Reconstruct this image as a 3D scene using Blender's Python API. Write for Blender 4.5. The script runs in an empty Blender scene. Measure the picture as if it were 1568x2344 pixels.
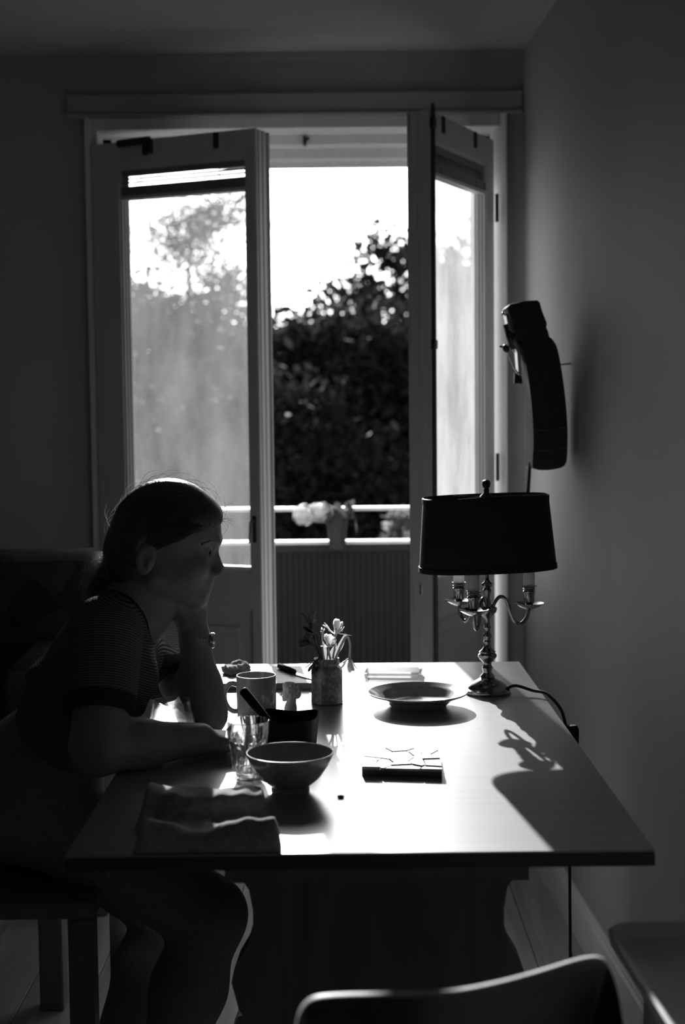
import bpy, bmesh, math, random
import numpy as np
from mathutils import Vector, Matrix

random.seed(7)
rng = np.random.default_rng(7)
SC = bpy.context.scene
COL = SC.collection

# ------------------------------------------------------------------ camera
PITCH, ROLL, FPX = math.radians(4.08), 0.0105, 3256.0
CAM = np.array([0.0, 0.0, 1.29])
_F = np.array([0, math.cos(PITCH), -math.sin(PITCH)])
_U = np.array([0, math.sin(PITCH), math.cos(PITCH)])
_R = np.array([1.0, 0, 0])
R2 = _R * math.cos(ROLL) - _U * math.sin(ROLL)
U2 = _R * math.sin(ROLL) + _U * math.cos(ROLL)
cd = bpy.data.cameras.new('camera')
cam = bpy.data.objects.new('camera', cd)
COL.objects.link(cam)
cam.matrix_world = Matrix(((R2[0], U2[0], -_F[0], CAM[0]), (R2[1], U2[1], -_F[1], CAM[1]),
                           (R2[2], U2[2], -_F[2], CAM[2]), (0, 0, 0, 1)))
cd.sensor_fit = 'VERTICAL'
cd.sensor_height = 36.0
cd.lens = 36.0 * FPX / 2344.0
cd.clip_start, cd.clip_end = 0.05, 400
cd.dof.use_dof = True
cd.dof.focus_distance = 2.55
cd.dof.aperture_fstop = 4.0
SC.camera = cam

# ------------------------------------------------------------------ sky, sun, exposure
SUN_EL, SUN_AZ = math.radians(19.4), math.radians(6.0)      # the sun stands behind the balcony, a little to the left
SKY, SUN = 0.30, 20.0
w = bpy.data.worlds.new('sky'); SC.world = w; w.use_nodes = True
nt = w.node_tree; nt.nodes.clear()
o_ = nt.nodes.new('ShaderNodeOutputWorld'); b_ = nt.nodes.new('ShaderNodeBackground')
s_ = nt.nodes.new('ShaderNodeTexSky'); bw_ = nt.nodes.new('ShaderNodeRGBToBW')
s_.sky_type = 'NISHITA'; s_.sun_disc = False; s_.sun_elevation = SUN_EL; s_.sun_rotation = -SUN_AZ
s_.air_density = 1.0; s_.dust_density = 3.0; s_.altitude = 30
b_.inputs['Strength'].default_value = SKY
nt.links.new(s_.outputs[0], bw_.inputs[0]); nt.links.new(bw_.outputs[0], b_.inputs[0]); nt.links.new(b_.outputs[0], o_.inputs[0])
sl = bpy.data.lights.new('sun', 'SUN'); sl.energy = SUN; sl.angle = math.radians(0.6)
so = bpy.data.objects.new('sun', sl); COL.objects.link(so)
so.rotation_euler = Vector((math.sin(SUN_AZ) * math.cos(SUN_EL), -math.cos(SUN_AZ) * math.cos(SUN_EL), -math.sin(SUN_EL))).to_track_quat('-Z', 'Y').to_euler()
SC.view_settings.view_transform = 'Standard'
SC.view_settings.look = 'None'
SC.view_settings.exposure = -0.7
SC.view_settings.gamma = 1.0
SC.view_settings.use_curve_mapping = False
SC.cycles.max_bounces = 10
SC.cycles.diffuse_bounces = 5
SC.cycles.glossy_bounces = 4
SC.cycles.transmission_bounces = 10
SC.cycles.transparent_max_bounces = 24
SC.cycles.sample_clamp_indirect = 6.0
SC.cycles.use_denoising = True
SC.cycles.caustics_refractive = False

# ------------------------------------------------------------------ helpers
def at(x, y, Y):
    """point seen at photo position (x, y) and standing at depth Y"""
    d = R2 * (x - 784) + U2 * (1172 - y) + _F * FPX
    return CAM + d * (Y / d[1])
def onz(x, y, z):
    d = R2 * (x - 784) + U2 * (1172 - y) + _F * FPX
    return CAM + d * ((z - CAM[2]) / d[2])

MATS = {}
def mat(name, v, rough=0.6, spec=0.5, metal=0.0, noise=0.0, scale=8.0, stretch=(1, 1, 1), bump=0.0, coat=0.0, trans=0.0, extra=None):
    """grey procedural material: value v with noise of relative amount `noise`, bump relief"""
    if name in MATS: return MATS[name]
    m = bpy.data.materials.new(name); m.use_nodes = True
    t = m.node_tree; p = t.nodes['Principled BSDF']; L = t.links.new
    p.inputs['Base Color'].default_value = (v, v, v, 1)
    p.inputs['Roughness'].default_value = rough
    p.inputs['Specular IOR Level'].default_value = spec
    p.inputs['Metallic'].default_value = metal
    p.inputs['Coat Weight'].default_value = coat
    if noise or bump:
        tc = t.nodes.new('ShaderNodeTexCoord'); mp = t.nodes.new('ShaderNodeMapping')
        mp.inputs['Scale'].default_value = stretch
        nz = t.nodes.new('ShaderNodeTexNoise'); nz.inputs['Scale'].default_value = scale; nz.inputs['Detail'].default_value = 6
        L(tc.outputs['Object'], mp.inputs[0]); L(mp.outputs[0], nz.inputs['Vector'])
        if noise:
            r = t.nodes.new('ShaderNodeMapRange')
            r.inputs[1].default_value, r.inputs[2].default_value = 0.3, 0.7
            r.inputs[3].default_value, r.inputs[4].default_value = v * (1 - noise), min(1, v * (1 + noise))
            L(nz.outputs[0], r.inputs[0]); L(r.outputs[0], p.inputs['Base Color'])
        if bump:
            b = t.nodes.new('ShaderNodeBump'); b.inputs['Strength'].default_value = bump; b.inputs['Distance'].default_value = 0.004
            L(nz.outputs[0], b.inputs['Height']); L(b.outputs[0], p.inputs['Normal'])
    if trans:
        tl = t.nodes.new('ShaderNodeBsdfTranslucent'); tl.inputs[0].default_value = (v, v, v, 1)
        mx = t.nodes.new('ShaderNodeMixShader'); mx.inputs[0].default_value = trans
        out = t.nodes['Material Output']
        L(p.outputs[0], mx.inputs[1]); L(tl.outputs[0], mx.inputs[2]); L(mx.outputs[0], out.inputs[0])
    MATS[name] = m
    return m

def glass(name, tint=0.97, dirt=0.0, dirtscale=6.0, ior=1.45, refl=1.0, streak=(1, 1, 1), dirtv=0.9):
    """thin clear glass (transparent + mirror reflection by Fresnel) under a film of dust that scatters light through"""
    if name in MATS: return MATS[name]
    m = bpy.data.materials.new(name); m.use_nodes = True
    t = m.node_tree; t.nodes.clear(); L = t.links.new
    out = t.nodes.new('ShaderNodeOutputMaterial'); tr = t.nodes.new('ShaderNodeBsdfTransparent'); gl = t.nodes.new('ShaderNodeBsdfGlossy')
    tr.inputs[0].default_value = (tint, tint, tint, 1); gl.inputs['Roughness'].default_value = 0.02
    fr = t.nodes.new('ShaderNodeLayerWeight'); pw = t.nodes.new('ShaderNodeMath'); pw.operation = 'POWER'; pw.inputs[1].default_value = 4.0
    f0 = ((ior - 1) / (ior + 1)) ** 2; ma = t.nodes.new('ShaderNodeMath'); ma.operation = 'MULTIPLY_ADD'; ma.inputs[1].default_value = 1 - f0; ma.inputs[2].default_value = f0
    mx = t.nodes.new('ShaderNodeMixShader')
    mul = t.nodes.new('ShaderNodeMath'); mul.operation = 'MULTIPLY'; mul.inputs[1].default_value = refl
    L(fr.outputs['Facing'], pw.inputs[0]); L(pw.outputs[0], ma.inputs[0]); L(ma.outputs[0], mul.inputs[0]); L(mul.outputs[0], mx.inputs[0]); L(tr.outputs[0], mx.inputs[1]); L(gl.outputs[0], mx.inputs[2])
    last = mx
    if dirt:
        tl = t.nodes.new('ShaderNodeBsdfTranslucent'); tl.inputs[0].default_value = (dirtv, dirtv, dirtv, 1)
        tc = t.nodes.new('ShaderNodeTexCoord'); mp = t.nodes.new('ShaderNodeMapping'); mp.inputs['Scale'].default_value = streak
        nz = t.nodes.new('ShaderNodeTexNoise'); nz.inputs['Scale'].default_value = dirtscale; nz.inputs['Detail'].default_value = 8; nz.inputs['Roughness'].default_value = 0.65
        r = t.nodes.new('ShaderNodeMapRange'); r.inputs[1].default_value, r.inputs[2].default_value = 0.3, 0.7
        r.inputs[3].default_value, r.inputs[4].default_value = dirt * 0.6, dirt * 1.4
        m2 = t.nodes.new('ShaderNodeMixShader')
        L(tc.outputs['Object'], mp.inputs[0]); L(mp.outputs[0], nz.inputs['Vector']); L(nz.outputs[0], r.inputs[0]); L(r.outputs[0], m2.inputs[0])
        L(mx.outputs[0], m2.inputs[1]); L(tl.outputs[0], m2.inputs[2]); last = m2
    L(last.outputs[0], out.inputs[0])
    MATS[name] = m
    return m

def tag(o, label=None, cat=None, group=None, kind=None):
    if label: o['label'] = label
    if cat: o['category'] = cat
    if group: o['group'] = group
    if kind: o['kind'] = kind
    return o
def thing(name, loc, label, cat, group=None):
    o = bpy.data.objects.new(name, None); COL.objects.link(o)
    o.location = [float(c) for c in loc]; o.empty_display_size = 0.05
    return tag(o, label, cat, group)
def worldloc(o):
    v = Vector((0, 0, 0))
    while o is not None:
        v = v + Vector(o.location); o = o.parent
    return v

class G:
    """collects verts and faces in world space, then links ONE mesh object"""
    def __init__(s): s.v, s.f = [], []
    def add(s, V, Fc):
        n = len(s.v); s.v += [tuple(map(float, p)) for p in V]; s.f += [tuple(int(i) + n for i in q) for q in Fc]; return s
    def box(s, a, b, bev=0.0):
        x0, y0, z0 = a; x1, y1, z1 = b
        if bev <= 0:
            V = [(x, y, z) for z in (z0, z1) for y in (y0, y1) for x in (x0, x1)]
            return s.add(V, [(0, 2, 3, 1), (4, 5, 7, 6), (0, 1, 5, 4), (2, 6, 7, 3), (0, 4, 6, 2), (1, 3, 7, 5)])
        bm = bmesh.new(); bmesh.ops.create_cube(bm, size=1)
        for v in bm.verts: v.co = Vector(((x0 + x1) / 2 + v.co.x * (x1 - x0), (y0 + y1) / 2 + v.co.y * (y1 - y0), (z0 + z1) / 2 + v.co.z * (z1 - z0)))
        bmesh.ops.bevel(bm, geom=bm.edges[:], offset=bev, segments=2, affect='EDGES', profile=0.5)
        bm.verts.index_update()
        s.add([v.co for v in bm.verts], [[v.index for v in f.verts] for f in bm.faces]); bm.free(); return s
    def lathe(s, c, prof, seg=40, axis=None, closed=False):
        """prof: (radius, height) list around a vertical axis through c"""
        V, Fc = [], []; n = len(prof)
        for (r, h) in prof:
            for k in range(seg):
                a = 2 * math.pi * k / seg; V.append((c[0] + r * math.cos(a), c[1] + r * math.sin(a), c[2] + h))
        for i in range(n - 1 if not closed else n):
            j = (i + 1) % n
            for k in range(seg):
                l = (k + 1) % seg; Fc.append((i * seg + k, i * seg + l, j * seg + l, j * seg + k))
        if not closed:
            Fc.append(tuple(range(seg - 1, -1, -1))); Fc.append(tuple((n - 1) * seg + k for k in range(seg)))
        return s.add(V, Fc)
    def tube(s, path, rad, seg=8, flat=None):
        P = [Vector([float(c) for c in p]) for p in path]; n = len(P)
        R_ = list(rad) if hasattr(rad, '__len__') else [rad] * n
        V, Fc = [], []; nrm = None
        for i in range(n):
            t = (P[min(i + 1, n - 1)] - P[max(i - 1, 0)]).normalized()
            if nrm is None:
                nrm = t.orthogonal().normalized() if flat is None else (Vector(flat) - Vector(flat).project(t)).normalized()
            else: nrm = (nrm - nrm.project(t)).normalized()
            bn = t.cross(nrm)
            for k in range(seg):
                a = 2 * math.pi * k / seg; V.append(P[i] + (nrm * math.cos(a) + bn * math.sin(a)) * R_[i])
        for i in range(n - 1):
            for k in range(seg):
                l = (k + 1) % seg; Fc.append((i * seg + k, i * seg + l, (i + 1) * seg + l, (i + 1) * seg + k))
        Fc.append(tuple(range(seg - 1, -1, -1))); Fc.append(tuple((n - 1) * seg + k for k in range(seg)))
        return s.add(V, Fc)
    def prism(s, poly, origin, eu, ev, en, d, bev=0.0):
        """polygon in the plane (eu, ev) extruded along en by d"""
        o, eu, ev, en = map(np.array, (origin, eu, ev, en)); n = len(poly)
        A = [o + eu * p[0] + ev * p[1] for p in poly]; B = [a + en * d for a in A]
        Fc = [tuple(range(n - 1, -1, -1)), tuple(range(n, 2 * n))] + [(i, (i + 1) % n, n + (i + 1) % n, n + i) for i in range(n)]
        if bev > 0:
            bm = bmesh.new(); vs = [bm.verts.new(p) for p in A + B]
            for q in Fc: bm.faces.new([vs[i] for i in q])
            bm.verts.index_update()
            ed = [e for e in bm.edges if not (e.verts[0].index % n != e.verts[1].index % n and (e.verts[0].index < n) != (e.verts[1].index < n)) and (e.verts[0].index < n) == (e.verts[1].index < n)]
            bmesh.ops.bevel(bm, geom=ed, offset=bev, segments=3, affect='EDGES', profile=0.5)
            bm.verts.index_update()
            s.add([v.co for v in bm.verts], [[v.index for v in f.verts] for f in bm.faces]); bm.free(); return s
        return s.add(A + B, Fc)
    def xf(s, M):
        s.v = [tuple(M @ Vector(p)) for p in s.v]; return s
    def build(s, name, m, parent=None, smooth=False, loc=None, ang=0.7):
        me = bpy.data.meshes.new(name)
        base = worldloc(parent) if parent is not None else Vector((0, 0, 0))
        if loc is not None: base = Vector([float(c) for c in loc])
        me.from_pydata([(p[0] - base[0], p[1] - base[1], p[2] - base[2]) for p in s.v], [], s.f)
        bm = bmesh.new(); bm.from_mesh(me); bmesh.ops.recalc_face_normals(bm, faces=bm.faces[:]); bm.to_mesh(me); bm.free()
        me.materials.append(m)
        o = bpy.data.objects.new(name, me); COL.objects.link(o)
        if parent is not None:
            o.parent = parent
        elif loc is not None: o.location = base
        if smooth:
            me.shade_smooth()
            if smooth == 'auto': me.set_sharp_from_angle(angle=ang)
        return o

def spline(pts, n=8):
    """Catmull-Rom through pts"""
    P = [np.array(p, float) for p in pts]; P = [2 * P[0] - P[1]] + P + [2 * P[-1] - P[-2]]; out = []
    for i in range(1, len(P) - 2):
        a, b, c, d = P[i - 1:i + 3]
        for k in range(n):
            t = k / n
            out.append(0.5 * (2 * b + (c - a) * t + (2 * a - 5 * b + 4 * c - d) * t * t + (3 * b - a - 3 * c + d) * t ** 3))
    out.append(P[-2]); return out

# ------------------------------------------------------------------ signed-distance volumes -> one continuous surface
class Vol:
    def __init__(s, lo, hi, h):
        s.lo = np.array(lo, np.float32); s.h = h
        s.n = np.ceil((np.array(hi) - np.array(lo)) / h).astype(int) + 1
        s.a = np.full(s.n, 0.06, np.float32)
    def block(s, lo, hi):
        i0 = np.clip(((np.array(lo) - s.lo) / s.h).astype(int), 0, s.n); i1 = np.clip(np.ceil((np.array(hi) - s.lo) / s.h).astype(int) + 1, 0, s.n)
        ax = [s.lo[k] + s.h * np.arange(i0[k], i1[k], dtype=np.float32) for k in range(3)]
        return tuple(slice(i0[k], i1[k]) for k in range(3)), ax[0][:, None, None], ax[1][None, :, None], ax[2][None, None, :]
    def comb(s, sl, d, k, sub=False):
        A = s.a[sl]
        if A.size == 0: return
        if sub:
            h = np.clip(0.5 - 0.5 * (A + d) / k, 0, 1); s.a[sl] = A + (-d - A) * h + k * h * (1 - h)
        else:
            h = np.clip(0.5 + 0.5 * (d - A) / k, 0, 1); s.a[sl] = d + (A - d) * h - k * h * (1 - h)
    def cone(s, a, b, ra, rb, k=0.02, sy=1.0, sub=False, grow=0.0):
        a = np.array(a, float); b = np.array(b, float); ra += grow; rb += grow
        m = max(ra, rb) + 0.05
        e = np.array([m, m * max(1, sy) + (0.03 if sy > 1 else 0), m])
        sl, X, Y, Z = s.block(np.minimum(a, b) - e, np.maximum(a, b) + e)
        d = seg_d(X, Y, Z, a, b, ra, rb, sy); s.comb(sl, d, k, sub)
    def ell(s, c, r, k=0.02, rot=0.0, sub=False, grow=0.0):
        c = np.array(c, float); r = np.array(r, float) + grow; m = max(r) + 0.05
        sl, X, Y, Z = s.block(c - m, c + m); s.comb(sl, ell_d(X, Y, Z, c, r, rot), k, sub)
    def cut(s, fn):
        sl, X, Y, Z = s.block(s.lo, s.lo + s.h * s.n); s.a = np.maximum(s.a, fn(X, Y, Z)).astype(np.float32)
    def mesh(s):
        a = s.a; neg = a < 0; nx, ny, nz = a.shape
        cnt = np.zeros((nx - 1, ny - 1, nz - 1), np.int8)
        for dx in (0, 1):
            for dy in (0, 1):
                for dz in (0, 1): cnt += neg[dx:nx - 1 + dx, dy:ny - 1 + dy, dz:nz - 1 + dz]
        I = np.argwhere((cnt > 0) & (cnt < 8)); idx = np.full(cnt.shape, -1, np.int32); idx[I[:, 0], I[:, 1], I[:, 2]] = np.arange(len(I))
        off = np.array([(x, y, z) for x in (0, 1) for y in (0, 1) for z in (0, 1)])
        cv = np.stack([a[I[:, 0] + o[0], I[:, 1] + o[1], I[:, 2] + o[2]] for o in off], 1)
        acc = np.zeros((len(I), 3)); num = np.zeros(len(I))
        for p in range(8):
            for q in range(p + 1, 8):
                if np.abs(off[p] - off[q]).sum() != 1: continue
                m = (cv[:, p] < 0) != (cv[:, q] < 0); t = np.where(m, cv[:, p] / np.where(m, cv[:, p] - cv[:, q], 1), 0)
                acc += m[:, None] * (off[p] + t[:, None] * (off[q] - off[p])); num += m
        V = s.lo + s.h * (I + acc / num[:, None]); quads = []
        for ax in range(3):
            s0 = [slice(None)] * 3; s1 = [slice(None)] * 3; s0[ax] = slice(0, -1); s1[ax] = slice(1, None)
            A, B = neg[tuple(s0)], neg[tuple(s1)]
            E_ = np.argwhere(A != B); u, v = (ax + 1) % 3, (ax + 2) % 3
            E_ = E_[(E_[:, u] > 0) & (E_[:, v] > 0) & (E_[:, u] < a.shape[u] - 1) & (E_[:, v] < a.shape[v] - 1)]
            if not len(E_): continue
            fl = A[E_[:, 0], E_[:, 1], E_[:, 2]]
            def g(du, dv):
                c = E_.copy(); c[:, u] += du; c[:, v] += dv; return idx[c[:, 0], c[:, 1], c[:, 2]]
            q = np.stack([g(-1, -1), g(0, -1), g(0, 0), g(-1, 0)], 1)
            quads.append(np.where(fl[:, None], q, q[:, ::-1]))
        return V, np.concatenate(quads)
def seg_d(X, Y, Z, a, b, ra, rb, sy=1.0):
    yc = (a[1] + b[1]) / 2
    if sy != 1.0: Y = (Y - yc) / sy + yc
    ba = b - a; L = float(ba @ ba) + 1e-12
    t = np.clip(((X - a[0]) * ba[0] + (Y - a[1]) * ba[1] + (Z - a[2]) * ba[2]) / L, 0, 1)
    return np.sqrt((X - a[0] - t * ba[0]) ** 2 + (Y - a[1] - t * ba[1]) ** 2 + (Z - a[2] - t * ba[2]) ** 2) - (ra + (rb - ra) * t)
def ell_d(X, Y, Z, c, r, rot=0.0):
    x, y, z = X - c[0], Y - c[1], Z - c[2]
    if rot: x, z = x * math.cos(rot) + z * math.sin(rot), -x * math.sin(rot) + z * math.cos(rot)
    k0 = np.sqrt((x / r[0]) ** 2 + (y / r[1]) ** 2 + (z / r[2]) ** 2); k1 = np.sqrt((x / r[0] ** 2) ** 2 + (y / r[1] ** 2) ** 2 + (z / r[2] ** 2) ** 2)
    return k0 * (k0 - 1) / np.maximum(k1, 1e-6)
def numpy_mesh(name, V, Q, m, parent=None, attr=None, smooth=True):
    base = np.array(worldloc(parent)) if parent is not None else np.zeros(3)
    me = bpy.data.meshes.new(name); n = len(Q); w_ = Q.shape[1]
    me.vertices.add(len(V)); me.vertices.foreach_set('co', (V - base).astype(np.float32).ravel())
    me.loops.add(n * w_); me.loops.foreach_set('vertex_index', Q.astype(np.int32).ravel())
    me.polygons.add(n); me.polygons.foreach_set('loop_start', np.arange(0, n * w_, w_, dtype=np.int32))
    me.update(calc_edges=True); me.validate()
    if smooth: me.shade_smooth()
    if attr is not None:
        A = me.attributes.new('stripe', 'FLOAT', 'POINT'); A.data.foreach_set('value', attr.astype(np.float32))
    me.materials.append(m)
    o = bpy.data.objects.new(name, me); COL.objects.link(o)
    if parent is not None: o.parent = parent
    return o

# ------------------------------------------------------------------ materials
m_wall = mat('wall_paint', 0.42, 0.75, 0.3, noise=0.05, scale=3, bump=0.05)
m_wallfar = mat('far_wall_paint', 0.55, 0.8, 0.2, noise=0.05, scale=3)
m_ceil = mat('ceiling_paint', 0.42, 0.8, 0.2, noise=0.04, scale=2)
m_trim = mat('trim_paint', 0.80, 0.45, 0.5, noise=0.05, scale=14, stretch=(4, 4, .3))
m_leaf = mat('door_paint', 0.60, 0.4, 0.5, noise=0.06, scale=18, stretch=(4, 4, .3), bump=0.03)
m_floor = mat('floor_wood', 0.48, 0.35, 0.5, noise=0.25, scale=5, stretch=(6, .5, 6), bump=0.05)
m_table = mat('table_wood', 0.28, 0.27, 0.5, noise=0.05, scale=7, stretch=(.7, 7, 7), bump=0.012)
m_tabled = mat('table_dark_wood', 0.15, 0.5, 0.4, noise=0.2, scale=9, stretch=(4, 4, .5))
m_pane = glass('dusty_pane', 0.86, 0.044, 9.0, streak=(1, 1, .35))
m_pane2 = glass('dusty_glow_pane', 0.75, 0.25, 7.0, streak=(1, 1, .35))  # dusty too; its stronger glow at grazing view is put into the dust amount
m_slat = mat('blind_slat', 0.22, 0.5, 0.4, noise=0.05, scale=20)
m_dkmetal = mat('dark_metal', 0.06, 0.4, 0.5, metal=0.6, noise=0.1, scale=30)
m_steel = mat('steel', 0.75, 0.25, 0.5, metal=1.0, noise=0.05, scale=40)
m_brass = mat('polished_brass', 0.33, 0.18, 0.5, metal=1.0, noise=0.12, scale=25)
m_shade = mat('shade_black', 0.02, 0.75, 0.2, noise=0.1, scale=40)
m_shadein = mat('shade_trim', 0.014, 0.7, 0.2, noise=0.1, scale=60)
m_candle = mat('candle_wax', 0.75, 0.5, 0.4, noise=0.04, scale=12, trans=0.35)
m_cord = mat('cord_black', 0.02, 0.5, 0.4, noise=0.1, scale=60)
m_skin = mat('skin', 0.26, 0.5, 0.4, noise=0.08, scale=30, bump=0.03)
m_hair = mat('hair', 0.07, 0.45, 0.5, noise=0.3, scale=60, stretch=(1, 6, 1), bump=0.2)
m_strand = mat('hair_strand', 0.22, 0.35, 0.6, noise=0.3, scale=40, trans=0.45)
m_jeans = mat('denim', 0.20, 0.85, 0.2, noise=0.25, scale=220, bump=0.15)
m_clay = mat('stoneware', 0.40, 0.30, 0.5, noise=0.14, scale=30, coat=0.2)
m_bowl = mat('bowl_glaze', 0.22, 0.22, 0.5, noise=0.22, scale=26, coat=0.3)
m_plate = mat('plate_glaze', 0.30, 0.16, 0.6, noise=0.12, scale=50, coat=0.5)
m_mug = mat('mug_glaze', 0.30, 0.18, 0.5, noise=0.04, scale=20, coat=0.5)
m_black = mat('black_glaze', 0.010, 0.45, 0.15, noise=0.1, scale=30)
m_blackpl = mat('black_handle', 0.012, 0.5, 0.2, noise=0.1, scale=30)
m_stone = mat('slate_stone', 0.40, 0.6, 0.4, noise=0.22, scale=60, bump=0.3)
m_stoned = mat('slate_bed', 0.10, 0.8, 0.3, noise=0.3, scale=80, bump=0.3)
m_glass = bpy.data.materials.new('tumbler_glass'); m_glass.use_nodes = True
_t = m_glass.node_tree; _t.nodes.clear(); _o = _t.nodes.new('ShaderNodeOutputMaterial'); _g = _t.nodes.new('ShaderNodeBsdfGlass'); _g.inputs['IOR'].default_value = 1.5; _g.inputs['Roughness'].default_value = 0.0
_tr = _t.nodes.new('ShaderNodeBsdfTransparent'); _m = _t.nodes.new('ShaderNodeMixShader'); _m.inputs[0].default_value = 0.30
_t.links.new(_g.outputs[0], _m.inputs[1]); _t.links.new(_tr.outputs[0], _m.inputs[2]); _t.links.new(_m.outputs[0], _o.inputs[0])
m_bust = mat('bust_wax', 0.55, 0.6, 0.3, noise=0.08, scale=70, trans=0.3)
m_napkin = mat('napkin_cloth', 0.32, 0.9, 0.2, noise=0.2, scale=120, bump=0.2)
m_board = mat('board_wood', 0.16, 0.5, 0.4, noise=0.3, scale=8, stretch=(1, 12, 12), bump=0.05)
m_bread = mat('crumpled_paper', 0.45, 0.85, 0.2, noise=0.15, scale=40, bump=0.2)
m_petal = mat('petal', 0.80, 0.6, 0.3, noise=0.12, scale=60, trans=0.5)
m_stem = mat('stem', 0.42, 0.5, 0.4, noise=0.2, scale=60, trans=0.3)
m_leafd = mat('dark_leaf', 0.07, 0.6, 0.3, noise=0.3, scale=60, trans=0.35)
m_sofa = None
m_case = mat('case_leather', 0.035, 0.7, 0.35, noise=0.2, scale=60, bump=0.15)
m_seam = mat('case_seam', 0.10, 0.7, 0.3, noise=0.2, scale=60)
m_shell = mat('plywood_shell', 0.05, 0.35, 0.5, noise=0.2, scale=8, stretch=(1, 1, 8))
m_shelledge = mat('plywood_edge', 0.55, 0.5, 0.4, noise=0.15, scale=60)
m_tray = mat('tray_plastic', 0.62, 0.35, 0.5, noise=0.04, scale=12)
m_rail = mat('rail_paint', 0.75, 0.5, 0.4, noise=0.08, scale=30)
m_corr = mat('corrugated_metal', 0.016, 0.6, 0.3, noise=0.12, scale=12)
m_conc = mat('concrete', 0.35, 0.9, 0.2, noise=0.15, scale=12, bump=0.1)
m_pot = mat('pot_plastic', 0.03, 0.6, 0.3, noise=0.1, scale=30)
m_ground = mat('grass_ground', 0.07, 0.9, 0.2, noise=0.4, scale=0.6)
m_bark = mat('bark', 0.07, 0.9, 0.2, noise=0.4, scale=6, stretch=(1, 1, .3), bump=0.4)
m_fol = mat('foliage', 0.035, 0.7, 0.2, noise=0.4, scale=1.2, trans=0.3)
m_folp = mat('foliage_pale', 0.10, 0.7, 0.3, noise=0.3, scale=1.2, trans=0.45)

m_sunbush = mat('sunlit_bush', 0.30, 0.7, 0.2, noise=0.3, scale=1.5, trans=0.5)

# ------------------------------------------------------------------ the room
CEIL, YB = 2.324, 4.2
WX0, WSL = 0.535, 0.046                      # the right wall: x at the back wall, and how much it opens towards the camera
def wallx(y): return WX0 + WSL * (YB - y)
YF, XL = -1.6, -2.6
G().box((XL - .1, YF - .1, -0.12), (1.1, 4.46, -0.022)).build('floor', m_tabled)
floor = bpy.data.objects['floor']; tag(floor, kind='structure')
bx = XL; i = 0
while bx < 0.86:
    wd = 0.145
    G().box((bx, YF, -0.022), (min(bx + wd - .002, .9), 4.2, 0.0 - 0.0006 * (i % 3)), 0.002).build('floorboard', m_floor, floor)
    bx += wd; i += 1
tag(G().box((XL - .1, YF - .1, CEIL), (1.1, 4.46, CEIL + .12)).build('ceiling', m_ceil), kind='structure')
DX0, DX1, DZ = -0.735, 0.484, 2.14
tag(G().box((XL - .1, YB, 0), (DX0, 4.45, CEIL)).box((DX1, YB, 0), (1.1, 4.45, CEIL)).box((DX0, YB, DZ), (DX1, 4.45, CEIL)).build('wall_back', m_wall), kind='structure')
tag(G().prism([(wallx(YB), YB), (wallx(YF), YF), (wallx(YF) + .15, YF), (wallx(YB) + .3, YB)], (0, 0, 0), (1, 0, 0), (0, 1, 0), (0, 0, 1), CEIL).build('wall_right', m_wall), kind='structure')
tag(G().box((XL - .1, YF, 0), (XL, YB, CEIL)).build('wall_left', m_wallfar), kind='structure')
tag(G().box((XL - .1, YF - .1, 0), (1.1, YF, CEIL)).build('wall_front', m_wallfar), kind='structure')
# baseboards
dirw = np.array([-WSL, 1.0, 0]); dirw /= np.linalg.norm(dirw)
nw = np.array([-dirw[1], dirw[0], 0])
tag(G().prism([(0, 0), (.014, 0), (.014, .088), (.009, .094), (.009, .100), (.004, .108), (0, .108)], (wallx(YF), YF, 0), nw, (0, 0, 1), dirw, 5.78).build('baseboard_right', m_trim), kind='structure')
tag(G().box((XL, YB - .014, 0), (DX0, YB, .10)).build('baseboard_back', m_trim), kind='structure')
# trims above the door: cornice, pelmet board with a thin ledge, casing
tag(G().box((XL, YB - .012, 2.306), (wallx(YB), YB, CEIL)).box((XL, YB - .006, 2.298), (wallx(YB), YB, 2.306)).build('trim_1', m_wall), kind='structure')
tag(G().box((-.785, YB - .022, 2.150), (wallx(YB) - .002, YB, 2.206), .003).box((-.785, YB - .030, 2.140), (wallx(YB) - .002, YB, 2.150), .002).build('trim_2', m_wall), kind='structure')
# door frame: jambs and head, each stepped in rebates
g = G()
g.box((DX0, 4.172, 0), (-.715, 4.45, 2.14), .003).box((-.715, 4.185, 0), (-.700, 4.45, 2.12), .002).box((-.700, 4.285, 0), (-.672, 4.45, 2.10), .002).box((-.672, 4.36, 0), (-.655, 4.45, 2.09), .002)
g.prism([(.484, 4.158), (.479, 4.158), (.454, 4.20), (.449, 4.21), (.449, 4.45), (.484, 4.45)], (0, 0, 0), (1, 0, 0), (0, 1, 0), (0, 0, 1), 2.14).box((.421, 4.285, 0), (.449, 4.45, 2.10), .002).box((.405, 4.36, 0), (.421, 4.45, 2.09), .002)
g.box((-.715, 4.178, 2.105), (.462, 4.45, 2.14), .003).box((-.700, 4.285, 2.078), (.449, 4.45, 2.105), .002).box((-.672, 4.36, 2.050), (.421, 4.45, 2.078), .002).box((-.66, 4.42, 2.035), (.41, 4.45, 2.052), .002)
g.box((-.655, 4.30, 0), (.405, 4.45, .03))
tr = g.build('trim_3', m_trim); tag(tr, kind='structure')
G().box((-.105, 4.27, 2.076), (-.095, 4.30, 2.10)).tube([(-.10, 4.29, 2.085), (-.088, 4.285, 2.098)], .004, 6).build('latch_catch', m_dkmetal, tr)
for zz in (1.87, 1.12):
    for sx in (-.708, .456):
        G().tube([(sx, 4.168, zz - .04), (sx, 4.168, zz + .04)], .0055, 10).build('hinge', m_dkmetal, tr, smooth='auto')

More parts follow.
